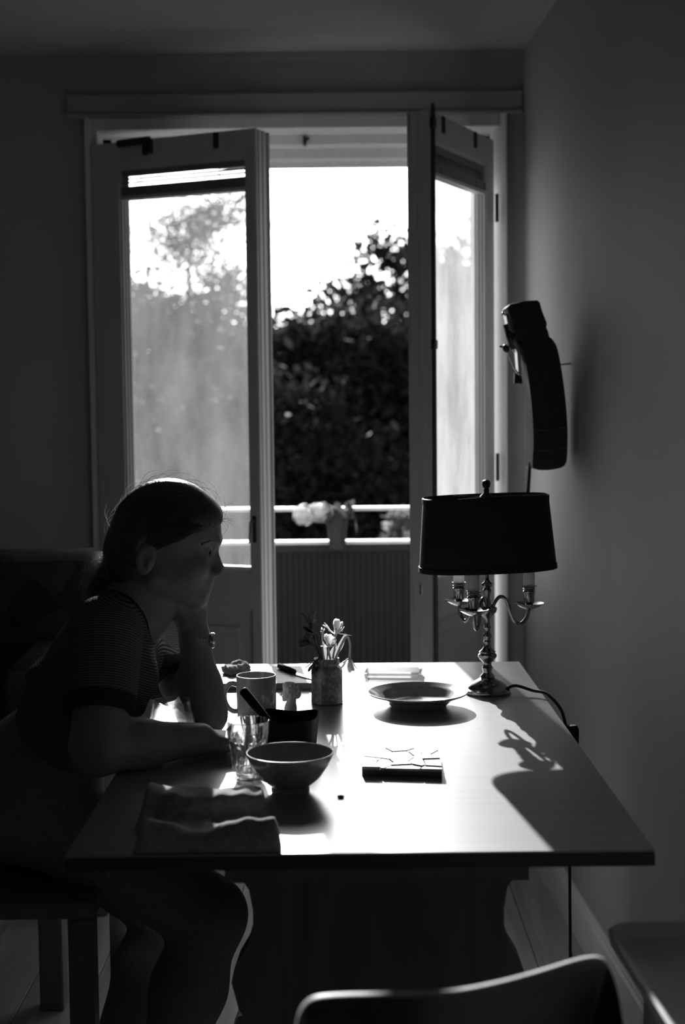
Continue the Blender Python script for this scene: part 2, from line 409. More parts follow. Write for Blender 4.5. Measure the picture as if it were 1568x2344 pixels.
# ------------------------------------------------------------------ the two glazed balcony door leaves, opened into the room
def door_leaf(name, P0, P1, th, side, gl, gz, blind_z, pane_m, stile_z=(0.02, 2.062)):
    """P0 hinge corner, P1 free corner of the room face; side=+1 when the outdoors face lies to the left of P0->P1"""
    P0 = np.array([*P0, 0.0]); P1 = np.array([*P1, 0.0]); Wd = np.linalg.norm(P1 - P0); e = (P1 - P0) / Wd
    n = np.array([-e[1], e[0], 0]) * side                       # towards outdoors
    M = Matrix(((e[0], n[0], 0, P0[0]), (e[1], n[1], 0, P0[1]), (0, 0, 1, 0), (0, 0, 0, 1)))
    root = bpy.data.objects.new(name, None); COL.objects.link(root); root.location = P0; root['kind'] = 'structure'
    z0, z1 = stile_z; u0, u1 = gl; g0, g1 = gz
    def put(g, nm, m, par=root, **k): return g.xf(M).build(nm, m, par, **k)
    t1 = th * .52                                               # inner sash, then a groove, then the outer sash
    def sash(a, b, inset):
        g = G()
        g.box((inset, a, z0), (u0 - (.026 if inset else 0), b, z1), .003).box((u1, a, z0), (Wd - inset, b, z1), .003)
        g.box((u0, a, g1), (u1, b, z1), .002).box((u0, a, g0 - .11), (u1, b, g0), .002).box((u0, a, z0), (u1, b, z0 + .14), .002)
        return g
    put(sash(0, t1, 0.0), 'inner_sash', m_leaf)
    put(sash(t1 + .006, th, .010).box((.012, t1 - .002, z0 + .004), (Wd - .014, t1 + .008, z0 + .05)).box((u1 + .004, t1 - .002, z0), (Wd - .014, t1 + .008, z1 - .004)).box((.012, t1 - .002, z0), (u0 - .004, t1 + .008, z1 - .004)), 'outer_sash', m_leaf)
    for nm_, a_, b_2, pr_ in (('edge_bead', .000, .007, -.002), ('edge_bead', .012, .030, .003), ('edge_bead', .034, .052, .0045), ('edge_bead', .066, .072, .006)):
        if b_2 < th: put(G().box((Wd - .02, a_ - .0005, z0 + .002), (Wd + pr_, b_2, z1 - .002), .0012), nm_, m_leaf)
    put(G().box((u0 - .004, th * .25, z0 + .13), (u1 + .004, th * .45, g0 - .10)).box((u0 + .05, th * .2, z0 + .19), (u1 - .05, th * .27, g0 - .16), .004), 'door_panel', m_leaf)
    # glazing beads: stepped strips around the pane
    g = G()
    for k, (bw, ya, yb) in enumerate(((.010, .004, .012), (.018, .012, .020), (.026, .020, .028))):
        g.box((u0, ya, g0), (u0 + bw * .62, yb, g1)).box((u1 - bw * .45, ya, g0), (u1, yb, g1)).box((u0, ya, g0), (u1, yb, g0 + bw * .5)).box((u0, ya, g1 - bw * .5), (u1, yb, g1))
    put(g, 'glazing_bead', m_leaf)
    put(G().box((u0 + .001, .030, g0 + .001), (u1 - .001, .033, g1 - .001)), 'pane', pane_m)
    put(G().box((u0 - .008, .026, g0 - .005), (u1 + .004, th * .75, g0 + .004), .002), 'pane_sill', m_rail)
    # raised venetian blind between the sashes: headrail, loose slats, gathered stack, bottom rail
    bl = put(G().box((u0 - .012, .006, blind_z[1]), (u1 - .002, .030, blind_z[1] + .022), .002), 'blind', m_slat)
    zst = blind_z[0] + (blind_z[1] - blind_z[0]) * .52
    for k in range(14):
        zz = blind_z[0] + .012 + (zst - blind_z[0] - .012) * k / 13
        put(G().box((u0 - .012, .004, zz), (u1 - .003, .028, zz + .0016)), 'slat', m_slat, bl)
    for k, fz in enumerate((.70, .86)):
        zz = zst + (blind_z[1] - zst) * (fz - .5) * 2
        put(G().box((u0 - .012, .004, zz), (u1 - .006, .028, zz + .0012)), 'slat', m_slat, bl)
    put(G().box((u0 - .012, .002, blind_z[0]), (u1 - .003, .030, blind_z[0] + .011), .002), 'bottom_rail', m_leaf, bl)
    for fu in (.18, .8):
        uu = u0 + (u1 - u0) * fu
        put(G().tube([(uu, .003, blind_z[0]), (uu, .003, blind_z[1])], .0012, 5), 'ladder_cord', m_slat, bl)
    for k, fu in enumerate((.22, .78)):
        uu = u0 + (u1 - u0) * fu
        put(G().box((uu - .008, -.004, z1 - .045), (uu + .008, .002, z1 - .002)), 'bracket', m_dkmetal)
    return root, M, Wd, put

dl, ML, WL, putL = door_leaf('door_1', (-.715, 4.165), (-.2262, 3.945), .092, 1, (.094, .503), (.842, 1.985), (1.897, 1.966), m_pane)
putL(G().box((WL - .027, -.003, .925), (WL - .015, .002, 1.00), .002).tube([(WL - .021, 0, .985), (WL - .021, -.024, .985)], .004, 8).tube([(WL - .021, -.024, .986), (WL - .023, -.026, .945), (WL - .026, -.024, .925)], [.004, .0035, .003], 8), 'handle', m_dkmetal)
putL(G().box((WL - .001, .034, .945), (WL + .0025, .041, .975)).box((WL - .001, .034, .86), (WL + .0025, .041, .875)), 'strike_plate', m_dkmetal)
putL(G().tube([(.10, -.010, 2.054), (.205, -.012, 2.056)], .011, 8).box((.19, -.014, 2.02), (.21, -.002, 2.06)), 'stay_arm', m_dkmetal)
dr, MR, WR, putR = door_leaf('door_2', (.448, 4.165), (.2335, 3.73), .062, -1, (.062, .482), (.842, 1.985), (1.900, 1.960), m_pane2)
putR(G().tube([(WR - .014, -.006, .30), (WR - .014, -.006, 2.070), (WR - .010, -.006, 2.078)], .0055, 8), 'espagnolette_rod', m_dkmetal, smooth='auto')
for zz in (.45, 1.46, 2.03):
    putR(G().box((WR - .024, -.012, zz - .012), (WR - .004, .002, zz + .012), .002), 'rod_guide', m_dkmetal)
putR(G().box((WR - .002, .026, .80), (WR + .004, .036, .83), .001), 'latch_plate', m_steel)

# ------------------------------------------------------------------ outdoors: balcony, railing, flower pot, garden
tag(G().box((-2.2, 4.45, -.16), (2.2, 5.72, -.03)).build('balcony_slab', m_conc), kind='structure')
YR = 5.6
rl = thing('balcony_railing', (0, YR, -.03), 'balcony railing of two sunlit flat rails over a dark corrugated panel', 'railing')
for zz in (.904, .772):
    G().box((-2.1, YR - .022, zz - .007), (2.1, YR + .022, zz + .007), .002).build('rail', m_rail, rl)
for xx in (-2.0, -.95, 1.05, 2.0):
    G().box((xx - .018, YR + .02, -.03), (xx + .018, YR + .05, .90)).build('post', m_corr, rl)
V, Fc = [], []; n = 0; pitch = .024
for k in range(int(4.2 / pitch * 4) + 1):
    x = -2.1 + k * pitch / 4; y = YR - .004 + (.005 if k % 4 in (1, 2) else -.005)
    V += [(x, y, -.02), (x, y, .738)]
    if k: Fc.append((2 * k - 2, 2 * k, 2 * k + 1, 2 * k - 1))
G().add(V, Fc).build('corrugated_panel', m_corr, rl)
G().box((-2.1, YR - .014, .735), (2.1, YR - .008, .765)).build('top_band', m_corr, rl)
pf = at(772, 1242, 5.53)
pt = thing('flower_pot', (pf[0], 5.53, .765), 'dark round pot with white blooms hung on the balcony rail', 'flower pot')
G().lathe((pf[0], 5.53, .752), [(.031, 0), (.040, .10), (.043, .125), (.046, .127), (.046, .14), (.042, .14), (.038, .12), (.028, .01)], 28, closed=True).box((pf[0] - .03, 5.53 - .03, .756), (pf[0] + .03, 5.53 + .03, .762)).build('pot', m_pot, pt, smooth='auto')
G().tube([(pf[0], 5.57, .86), (pf[0], 5.60, .93), (pf[0], 5.63, .90)], .004, 6).build('hanger', m_dkmetal, pt)
for (px, py, rp) in ((698, 1178, 30), (735, 1172, 30)):
    c = at(px, py, 5.50); r = rp * 5.5 / 3256; g = G()
    for q in range(240):
        d = rng.normal(size=3); d /= np.linalg.norm(d); p = c + d * r * rng.uniform(.35, 1.0) * np.array([1, .9, .85])
        a = np.cross(d, [.3, .5, .8]); a /= np.linalg.norm(a); b = np.cross(d, a); s = .012
        g.add([p + a * s, p + b * s, p - a * s, p - b * s], [(0, 1, 2, 3)])
    g.build('flower_head', m_petal, pt)
    G().tube([c, (c + np.array([pf[0], 5.53, .88])) / 2 + np.array([0, 0, .02]), (pf[0], 5.53, .87)], .004, 6).build('stem', m_leafd, pt)
g = G()
for q in range(30):
    c = np.array([pf[0], 5.52, .89]) + rng.normal(size=3) * np.array([.035, .03, .018]); a = rng.normal(size=3) * .02; b = rng.normal(size=3) * .012
    g.add([c - a, c + b, c + a, c - b], [(0, 1, 2, 3)])
g.build('foliage', m_leafd, pt)

tag(G().box((-60, 5.75, -5.2), (60, 140, -5.0)).build('ground', m_ground), kind='structure')
def tree(label, x, y, top, rx, rz, n, leaf, m, group=None, seed=0, trunkr=.14, dens=0.0, base=-5.0, sparse=.5):
    R_ = np.random.default_rng(seed)
    root = thing('tree', (x, y, base), label, 'tree', group)
    cz = top - rz
    g = G(); g.tube(spline([(x, y, base), (x + .1, y, (base + cz) / 2), (x - .05, y, cz), (x + .05, y, top - rz * .3)], 4), list(np.linspace(trunkr, trunkr * .25, 13)), 8)
    tips = []
    for k in range(26):
        a = R_.uniform(0, 2 * math.pi); zz = R_.uniform(cz - rz * .8, top - rz * .25); l = rx * R_.uniform(.55, 1.0) * math.sqrt(max(.08, 1 - ((zz - cz) / rz) ** 2))
        q = np.array([x, y, zz]); e = q + np.array([math.cos(a) * l, math.sin(a) * l, l * R_.uniform(-.1, .5)])
        g.tube([q, (q + e) / 2 + np.array([0, 0, .08 * l]), e], [trunkr * .3, trunkr * .18, trunkr * .06], 5); tips.append((q, e))
    g.build('trunk', m_bark, root)
    # clusters of leaves along the boughs
    cl = []
    for (q, e) in tips:
        for t in R_.uniform(.35, 1.05, 5): cl.append(q + (e - q) * t + R_.normal(size=3) * rx * .1)
    for k in range(int(40 * (1 - sparse)) + 12):
        d = R_.normal(size=3); d /= np.linalg.norm(d); cl.append(np.array([x, y, cz]) + d * np.array([rx, rx, rz]) * R_.uniform(.5, .97))
    cl = np.array(cl); C_ = cl[R_.integers(0, len(cl), n)] + R_.normal(size=(n, 3)) * rx * (.13 if sparse > .4 else .17)
    A = R_.normal(size=(n, 3)); A /= np.linalg.norm(A, axis=1)[:, None]; B = np.cross(A, R_.normal(size=(n, 3))); B /= np.linalg.norm(B, axis=1)[:, None]
    s = (leaf * R_.uniform(.6, 1.3, n))[:, None]
    V = np.stack([C_ - A * s, C_ + B * s * .55, C_ + A * s, C_ - B * s * .55], 1).reshape(-1, 3)
    o = numpy_mesh('foliage', V, np.arange(4 * n).reshape(n, 4), m, root, smooth=False); o['kind'] = 'stuff'
    return root
def tpos(px, py, Y): return at(px, py, Y)
def tr_at(label, px, pytop, Y, rx, rz, n, leaf, m, **k):
    p = at(px, pytop, Y); return tree(label, p[0], Y, p[2], rx, rz, n, leaf, m, **k)
tr_at('tall loose-crowned tree behind the right edge of the open doorway', 905, 475, 27, 1.75, 3.2, 6500, 0.081, m_fol, seed=1, sparse=.6)
tr_at('slim airy young tree standing highest above the hedge in the doorway', 775, 570, 25, .85, 2.0, 1700, 0.068, m_fol, seed=2, sparse=.7)
tr_at('dense dark bushy tree filling the middle of the doorway', 770, 690, 20, 1.7, 3.0, 23400, 0.081, m_fol, seed=3, sparse=.2)
tr_at('dense dark tree at the left edge of the doorway view', 640, 690, 21, 1.7, 3.2, 23400, 0.081, m_fol, seed=4, sparse=.2)
tr_at('broad dark tree low in front of the tall loose-crowned one', 930, 690, 19, 1.6, 2.8, 22100, 0.081, m_fol, seed=5, sparse=.2)
tr_at('tall sparse birch seen through the dusty left glazed leaf', 430, 400, 32, 2.1, 3.6, 30000, .045, m_folp, seed=6, sparse=.7)
tr_at('rounded tree seen low through the left glazed leaf', 450, 640, 24, 2.0, 3.4, 23400, 0.087, m_fol, seed=7, sparse=.2)
tr_at('bushy tree at the left side of the left glazed leaf', 290, 600, 26, 1.7, 3.4, 19500, 0.087, m_fol, seed=8, sparse=.3)
tr_at('tree seen through the dusty right glazed leaf', 1080, 540, 24, 1.9, 3.6, 22100, 0.087, m_fol, seed=9, sparse=.25)
tr_at('low dark shrub tree under the others at the doorway centre', 720, 930, 15, 1.3, 2.2, 18200, 0.068, m_fol, seed=10, sparse=.1)
tr_at('low dark shrub tree behind the railing at the right of the doorway', 850, 1010, 14.5, .85, 1.9, 13000, 0.062, m_fol, seed=11, sparse=.1)
tr_at('low broad shrub tree behind the railing left of the doorway', 520, 880, 16, 1.5, 2.4, 20800, 0.074, m_fol, seed=12, sparse=.1)
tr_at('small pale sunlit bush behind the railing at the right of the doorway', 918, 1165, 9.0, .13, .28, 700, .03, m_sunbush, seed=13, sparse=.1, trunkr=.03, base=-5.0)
bp = at(868, 1240, 17)
tag(G().tube([(bp[0], 17, -5), (bp[0] + .02, 17, 0), (bp[0] - .03, 17, 1.0)], [.09, .07, .05], 8).build('bare_tree', m_folp), 'pale slender bare trunk beyond the railing', 'tree')

# ------------------------------------------------------------------ the table
TZ = 0.73
tb = thing('dining_table', (.017, 2.45, 0), 'long wooden dining table with a worn pale top on dark trestle ends', 'table')
G().prism([(-.357, 1.768), (.392, 1.768), (.389, 3.128), (-.359, 3.128)], (0, 0, TZ - .003), (1, 0, 0), (0, 1, 0), (0, 0, 1), .003, bev=.001).build('tabletop', m_table, tb)
G().prism([(-.357, 1.768), (.392, 1.768), (.389, 3.128), (-.359, 3.128)], (0, 0, TZ - .021), (1, 0, 0), (0, 1, 0), (0, 0, 1), .018, bev=.002).build('tabletop_core', mat('table_edge_wood', .06, .6, .3, noise=.2, scale=9, stretch=(.5, 4, 4)), tb)
def trestle(y):
    """solid end panel with a lyre outline, standing on a foot"""
    half = [(.225, .709), (.222, .66), (.20, .64), (.183, .615), (.178, .585), (.178, .56), (.185, .535), (.20, .51), (.21, .48), (.20, .44), (.17, .40), (.15, .33), (.16, .25), (.19, .18), (.22, .12), (.22, .07), (.27, .055), (.28, .03), (.28, 0)]
    poly = [(x, z) for x, z in half] + [(-x, z) for x, z in reversed(half)]
    return G().prism(poly, (.045, y, 0), (1, 0, 0), (0, 0, 1), (0, 1, 0), .045)
for yy in (1.97, 2.83): trestle(yy).build('trestle_end', m_tabled, tb)
G().box((-.012, 2.03, .30), (.046, 2.84, .39), .004).build('stretcher', m_tabled, tb)
for yy in (1.83, 3.04): G().box((-.16, yy, .672), (.24, yy + .03, .709)).build('apron_batten', m_tabled, tb)

# ------------------------------------------------------------------ candelabra lamp
LX, LY = .283, 2.780
lp = thing('table_lamp', (LX, LY, TZ), 'brass three-armed candelabra table lamp with a wide black shade and candles', 'lamp')
c0 = (LX, LY, TZ)
G().lathe(c0, [(.0, 0), (.0445, 0), (.0455, .003), (.0445, .008), (.040, .010), (.0385, .014), (.031, .021), (.020, .027), (.013, .031)], 48).build('base', m_brass, lp, smooth='auto')
G().lathe(c0, [(.013, .030), (.015, .033), (.013, .036), (.0085, .041), (.0095, .047), (.011, .051), (.0085, .055), (.0075, .058), (.009, .062), (.015, .068), (.0185, .073), (.0185, .077), (.015, .080), (.0165, .083), (.0115, .087), (.007, .093), (.006, .099), (.008, .103), (.006, .106), (.0085, .112), (.0085, .116), (.006, .120), (.0055, .127), (.0075, .131), (.0055, .135), (.005, .146), (.007, .150), (.012, .156), (.018, .162), (.0195, .168), (.0185, .171), (.010, .173), (.0075, .180), (.005, .190), (.006, .195), (.0085, .205), (.006, .209), (.011, .214), (.0105, .218), (.0065, .221), (.0045, .225)], 28).build('stem', m_brass, lp, smooth='auto')
G().tube([(LX, LY, TZ + .222), (LX - .001, LY, TZ + .392)], .0038, 10).build('rod', m_brass, lp, smooth=True)
SHM = Matrix.Translation((LX - .001, LY, TZ + .318)) @ Matrix.Rotation(math.radians(-1.6), 4, 'Y')
def shp(g): return g.xf(SHM)
def oval(g):                                    # a shallow oval shade: squeeze the turned ring in depth, with a flatter front and back
    out = []
    for (x, y, z) in g.v:
        r_ = math.hypot(x, y); c_, s2_ = abs(x) / r_, abs(y) / r_; q = (c_ ** 2.5 + s2_ ** 2.5) ** (-1 / 2.5)
        out.append((x * q, y * q * .68, z))
    g.v = out; return g
shp(oval(G().lathe((0, 0, 0), [(.1345, -.071), (.1225, .071), (.1215, .071), (.1335, -.071)], 72, closed=True))).build('lamp_shade', m_shade, lp, smooth='auto')
shp(oval(G().lathe((0, 0, 0), [(.1238, .062), (.1240, .071), (.1215, .0725), (.1213, .062)], 72, closed=True).lathe((0, 0, 0), [(.1358, -.072), (.1352, -.062), (.1335, -.062), (.1335, -.072)], 72, closed=True))).build('shade_trim', m_shadein, lp, smooth='auto')
g = G()
for k in range(3):
    a = k * 2 * math.pi / 3
    g.tube([(0, 0, .070), (.118 * math.cos(a), .070 * math.sin(a), .070)], .002, 6)
shp(g).build('shade_carrier', m_brass, lp)
G().lathe((LX - .001, LY, TZ + .388), [(.014, 0), (.011, .004), (.006, .008), (.005, .012), (.006, .014), (.0045, .017), (.007, .020), (.0085, .026), (.007, .032), (.003, .034)], 20).build('finial', m_dkmetal, lp, smooth='auto')
arm0 = None
for k, ang in enumerate((4, 127, 246)):
    rise = 0.0
    if arm0 is None:
        g = G(); g.tube(spline([(.008, 0, .160), (.014, 0, .178), (.025, 0, .191), (.038, 0, .184), (.046, 0, .160), (.055, 0, .142), (.067, 0, .137), (.078, 0, .148), (.083, 0, .166)], 6), .0038, 10)
        g.v = [(p[0] + LX, p[1] + LY, p[2] + TZ) for p in g.v]
        arm = g.build('arm', m_brass, lp, smooth=True); arm0 = arm
        cc = (LX + .0835, LY, TZ)
        kids = [G().lathe(cc, [(.004, .164), (.012, .167), (.021, .171), (.0285, .176), (.0285, .1775), (.020, .174), (.006, .172)], 32).build('drip_pan', m_brass, arm, smooth='auto'),
                G().lathe(cc, [(.006, .172), (.0085, .178), (.0105, .180), (.0105, .196), (.012, .198), (.0125, .201), (.0105, .203), (.0125, .206), (.0105, .208), (.0145, .211), (.0145, .213), (.009, .213)], 24).build('candle_socket', m_brass, arm, smooth='auto'),
                G().lathe(cc, [(.0112, .207), (.0108, .266), (.0095, .269), (.002, .2705)], 20).build('candle', m_candle, arm, smooth='auto')]
        # candle and pan were linked relative to the lamp: the arm shares its origin
        arm.rotation_euler = (0, 0, math.radians(ang))
    else:
        a2 = arm0.copy(); COL.objects.link(a2); a2.parent = lp; a2.rotation_euler = (0, 0, math.radians(ang))
        for c in kids:
            d = c.copy(); COL.objects.link(d); d.parent = a2
# flex: from the base over the table edge, through an inline switch, down to the floor
fl = spline([(LX + .038, LY - .006, TZ + .010), (LX + .055, LY - .010, TZ + .016), (LX + .085, LY - .03, TZ + .010), (.392, LY - .055, TZ + .008), (.412, LY - .10, TZ - .012), (.417, LY - .14, TZ - .040)], 6)
G().tube(fl, .0032, 8).build('cord', m_cord, lp, smooth=True)
G().prism([(-.011, -.027), (.011, -.027), (.012, .020), (.006, .027), (-.006, .027), (-.012, .020)], (.418, LY - .16, TZ - .058), (.35, -.93, 0), (0, 0, 1), (.93, .35, 0), .016, bev=.002).build('inline_switch', m_blackpl, lp)
G().tube(spline([(.424, LY - .16, TZ - .08), (.420, LY - .155, TZ - .20), (.422, LY - .15, .40), (.424, LY - .145, .20), (.43, LY - .10, .03), (.47, LY + .1, .006), (.53, LY + .5, .006)], 5), .003, 7).build('cord', m_cord, lp, smooth=True)

# ------------------------------------------------------------------ crockery and small things on the table
# soup plate
pl = (.139, 2.662, TZ)
tag(G().lathe(pl, [(.0, .003), (.046, .003), (.049, 0), (.053, .0), (.055, .004), (.067, .0145), (.078, .0190), (.0935, .0255), (.0945, .0275), (.093, .0285), (.080, .0235), (.070, .0195), (.064, .0125), (.050, .0070), (.0, .0062)], 80).build('soup_plate', m_plate, None, smooth='auto', loc=pl), 'dark glazed wide-rimmed soup plate in front of the brass lamp', 'plate')
# round bowl
bw = (-.0815, 2.072, TZ)
tag(G().lathe(bw, [(.0, .003), (.024, .003), (.025, 0), (.0285, 0), (.0285, .007), (.031, .009), (.045, .021), (.057, .039), (.065, .0545), (.0647, .0568), (.0627, .0562), (.054, .040), (.042, .023), (.028, .011), (.0, .008)], 80).build('bowl', m_bowl, None, smooth='auto', loc=bw), 'round speckled stoneware bowl with a flared rim nearest the front', 'bowl')
def rim(parent, c, r, z, t_=.0011):  # thin pale ring: the sun highlight on a rim put into its colour
    n_ = 64; G().tube([(c[0] + r * math.cos(2 * math.pi * k / n_), c[1] + r * math.sin(2 * math.pi * k / n_), c[2] + z) for k in range(n_ + 1)], t_, 8).build('rim', mat('rim_highlight', .62, .25, .6, noise=.25, scale=90), parent, smooth=True)
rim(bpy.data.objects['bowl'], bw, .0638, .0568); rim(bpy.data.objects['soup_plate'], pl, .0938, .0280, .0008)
# mug
mg = (-.160, 2.555, TZ)
mr = thing('mug', mg, 'tall plain straight-sided mug with a looped handle', 'mug')
G().lathe(mg, [(.0, 0), (.033, 0), (.0355, .003), (.036, .03), (.036, .080), (.0352, .0825), (.0338, .080), (.0335, .008), (.0, .006)], 56).build('body', m_mug, mr, smooth='auto')
hp = spline([(-.035, 0, .066), (-.046, .004, .068), (-.055, .006, .059), (-.058, .007, .043), (-.053, .006, .027), (-.044, .003, .018), (-.034, 0, .017)], 6)
G().tube([(mg[0] + p[0], mg[1] - .6 * (p[1]), mg[2] + p[2]) for p in hp], .0048, 10).build('handle', m_mug, mr, smooth=True)
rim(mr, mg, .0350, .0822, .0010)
# faceted tumbler
def tumbler(c, label):
    r = thing('tumbler', c, label, 'glass'); seg = 54; H = .098
    prof = [(.0235, 0, 1), (.0245, .004, 1), (.0265, .025, 1), (.0285, .050, 1), (.0300, .062, 1), (.0308, .068, .3), (.0318, .076, 0), (.0334, .098, 0)]
    inn = [(.0322, .0985, 0), (.0312, .097, 0), (.0298, .070, 0), (.0265, .045, 0), (.0235, .020, 0), (.020, .012, 0), (.0, .011, 0)]
    V, Fc = [], []
    P = prof + inn
    for (rr, h, fc) in P:
        for k in range(seg):
            a = 2 * math.pi * k / seg; cs = 2 * math.pi / 9; da = (a % cs) - cs / 2
            fr = rr * (1 - .085 * fc * (1 - (abs(da) / (cs / 2)) ** 2))
            V.append((c[0] + fr * math.cos(a), c[1] + fr * math.sin(a), c[2] + h * .915))
    for i in range(len(P) - 1):
        for k in range(seg):
            l = (k + 1) % seg; Fc.append((i * seg + k, i * seg + l, (i + 1) * seg + l, (i + 1) * seg + k))
    Fc.append(tuple(range(seg - 1, -1, -1)))
    G().add(V, Fc).build('glass_wall', m_glass, r, smooth='auto', ang=.35)
    G().lathe(c, [(.0, .0105), (.019, .0115), (.0195, .009), (.0185, .004), (.0, .0035)], 27).build('thick_base', m_glass, r, smooth='auto')
    return r
tumbler((-.1485, 2.146, TZ), 'faceted clear drinking tumbler standing beside the speckled bowl')
# stemless glass behind her forearm
gc = (-.290, 2.358, TZ)
tag(G().lathe(gc, [(.0, .0), (.024, 0), (.034, .006), (.040, .020), (.0405, .030), (.037, .048), (.0325, .066), (.0315, .078), (.0307, .078), (.0318, .066), (.0362, .047), (.0396, .030), (.039, .021), (.033, .009), (.0, .005)], 48).build('stemless_glass', m_glass, None, smooth='auto', loc=gc), 'rounded stemless glass tumbler standing behind her resting forearm', 'glass')
# black square dish and the knife/spoon in it
sc = np.array([-.0945, 2.325, TZ])
def sq(r, z, n=48, p=5.0, dip=0.0):
    out = []
    for k in range(n):
        a = 2 * math.pi * k / n + math.radians(9); cc, ss = math.cos(a), math.sin(a); q = (abs(cc) ** p + abs(ss) ** p) ** (-1 / p)
        x, y = r * q * cc, r * q * ss; a2 = math.radians(-9); x, y = x * math.cos(a2) - y * math.sin(a2), x * math.sin(a2) + y * math.cos(a2)
        lift = dip * (min(1, (q - 1) / .32)) ** 1.0
        out.append((sc[0] + x * 1.0, sc[1] + y * .95, sc[2] + z + lift))
    return out
V, Fc = [], []; rings = [sq(.040, 0), sq(.044, .004), sq(.0465, .03), sq(.0495, .054, dip=.006), sq(.0485, .0555, dip=.006), sq(.0470, .054, dip=.006), sq(.0435, .03), sq(.040, .007)]
for rg in rings: V += rg
for i in range(len(rings) - 1):
    for k in range(48): l = (k + 1) % 48; Fc.append((i * 48 + k, i * 48 + l, (i + 1) * 48 + l, (i + 1) * 48 + k))
Fc += [tuple(range(47, -1, -1)), tuple(range(7 * 48, 8 * 48))]
tag(G().add(V, Fc).build('square_dish', m_black, None, smooth='auto', loc=sc), 'black square dish with pinched corners behind the speckled bowl', 'dish')
h0, h1 = at(556, 1580, 2.375), at(625, 1664, 2.338)
sp = thing('spoon', h1, 'spoon with a dark flat handle leaning out of the black dish', 'spoon')
dv = (h1 - h0) / np.linalg.norm(h1 - h0); tip = h1 + dv * .030
G().tube(spline([h0 - dv * .002, h0 + dv * .006, (h0 + h1) / 2, h1], 5), [.002, .0055, .0068, .0075, .008, .008, .008, .008, .008, .0078, .0076, .0072, .007, .0065, .006, .0055][:16], 10).build('handle', m_blackpl, sp, smooth=True)
G().lathe((0, 0, 0), [(.0, -.002), (.008, -.001), (.012, .002), (.0115, .003), (.007, .0005), (.0, 0)], 20).xf(Matrix.Translation(Vector(tip + np.array([.006, 0, -.002]))) @ Matrix.Rotation(.5, 4, 'Y') @ Matrix.Diagonal((1.5, 1, 1, 1))).build('spoon_bowl', m_steel, sp, smooth='auto')
G().tube([h1, tip], [.0045, .002], 8).build('shank', m_steel, sp, smooth=True)
# small bust
bc = at(664, 1632, 2.60); bc[2] = TZ
Vb = Vol((bc[0] - .03, 2.57, TZ - .003), (bc[0] + .03, 2.63, TZ + .075), .0011)
o = lambda x, y, z: (bc[0] + x, 2.60 + y, TZ + z)
Vb.ell(o(.0035, 0, .0475), (.0125, .0115, .0135), .003)                      # skull
Vb.ell(o(-.0060, 0, .0400), (.0072, .0085, .0115), .003)                      # face
Vb.cone(o(-.0115, 0, .0430), o(-.0162, 0, .0372), .0012, .0021, .0018)        # nose
Vb.ell(o(-.0128, 0, .0338), (.0022, .0032, .0013), .0014); Vb.ell(o(-.0123, 0, .0312), (.0022, .003, .0013), .0014); Vb.ell(o(-.0105, 0, .0275), (.0035, .0036, .0030), .002)
Vb.cone(o(-.0112, -.004, .0465), o(-.0112, .004, .0465), .0016, .0016, .002)  # brow
Vb.ell(o(.0150, 0, .0400), (.0062, .008, .0105), .003); Vb.ell(o(-.004, 0, .0530), (.0095, .0105, .0085), .003)
Vb.cone(o(.004, 0, .033), o(.002, 0, .018), .0080, .0090, .004)
Vb.ell(o(.001, 0, .011), (.0115, .017, .011), .005); Vb.cone(o(.001, 0, .002), o(.001, 0, .006), .011, .010, .004)
for q in range(9):
    a = q * .7; Vb.ell(o(.008 + .010 * math.cos(a), -.009 + .001 * math.sin(a * 1.7), .047 + .010 * math.sin(a)), (.0032, .0032, .0036), .0012)
Vb.cut(lambda X, Y, Z: (TZ + .0002 - Z) + 0 * X + 0 * Y)
Vx, Qx = Vb.mesh(); tag(numpy_mesh('figurine', Vx - bc, Qx, m_bust), 'small pale bust figurine of a curly head in profile beside the mug', 'figurine')
bpy.data.objects['figurine'].location = Vector(bc)
# jar with faded flowers
jc = (-.0335, 2.700, TZ)
jr = thing('flower_jar', jc, 'small stoneware jar with a faded dark flower print', 'jar')
jm = mat('jar_glaze', .26, .4, .5, coat=.3)
t = jm.node_tree; p = t.nodes['Principled BSDF']; tc = t.nodes.new('ShaderNodeTexCoord'); nz = t.nodes.new('ShaderNodeTexNoise'); nz.inputs['Scale'].default_value = 38; nz.inputs['Detail'].default_value = 4
n2 = t.nodes.new('ShaderNodeTexNoise'); n2.inputs['Scale'].default_value = 150
ml = t.nodes.new('ShaderNodeMath'); ml.operation = 'MULTIPLY'; cr = t.nodes.new('ShaderNodeValToRGB')
cr.color_ramp.elements[0].position = .20; cr.color_ramp.elements[0].color = (.12, .12, .12, 1); cr.color_ramp.elements[1].position = .34; cr.color_ramp.elements[1].color = (.26, .26, .26, 1)
for a, b in ((tc.outputs['Object'], nz.inputs['Vector']), (tc.outputs['Object'], n2.inputs['Vector']), (nz.outputs[0], ml.inputs[0]), (n2.outputs[0], ml.inputs[1]), (ml.outputs[0], cr.inputs[0]), (cr.outputs[0], p.inputs['Base Color'])): t.links.new(a, b)
G().lathe(jc, [(.0, 0), (.028, 0), (.0305, .002), (.0300, .004), (.0298, .064), (.0285, .069), (.0245, .072), (.0240, .074), (.0255, .076), (.0255, .080), (.0245, .082), (.0250, .085), (.0240, .087), (.0222, .086), (.0215, .074), (.026, .062), (.026, .006), (.0, .005)], 48).build('body', jm, jr, smooth='auto')
def jp(px, py, dy=0.0): return at(px, py, 2.70 + dy)
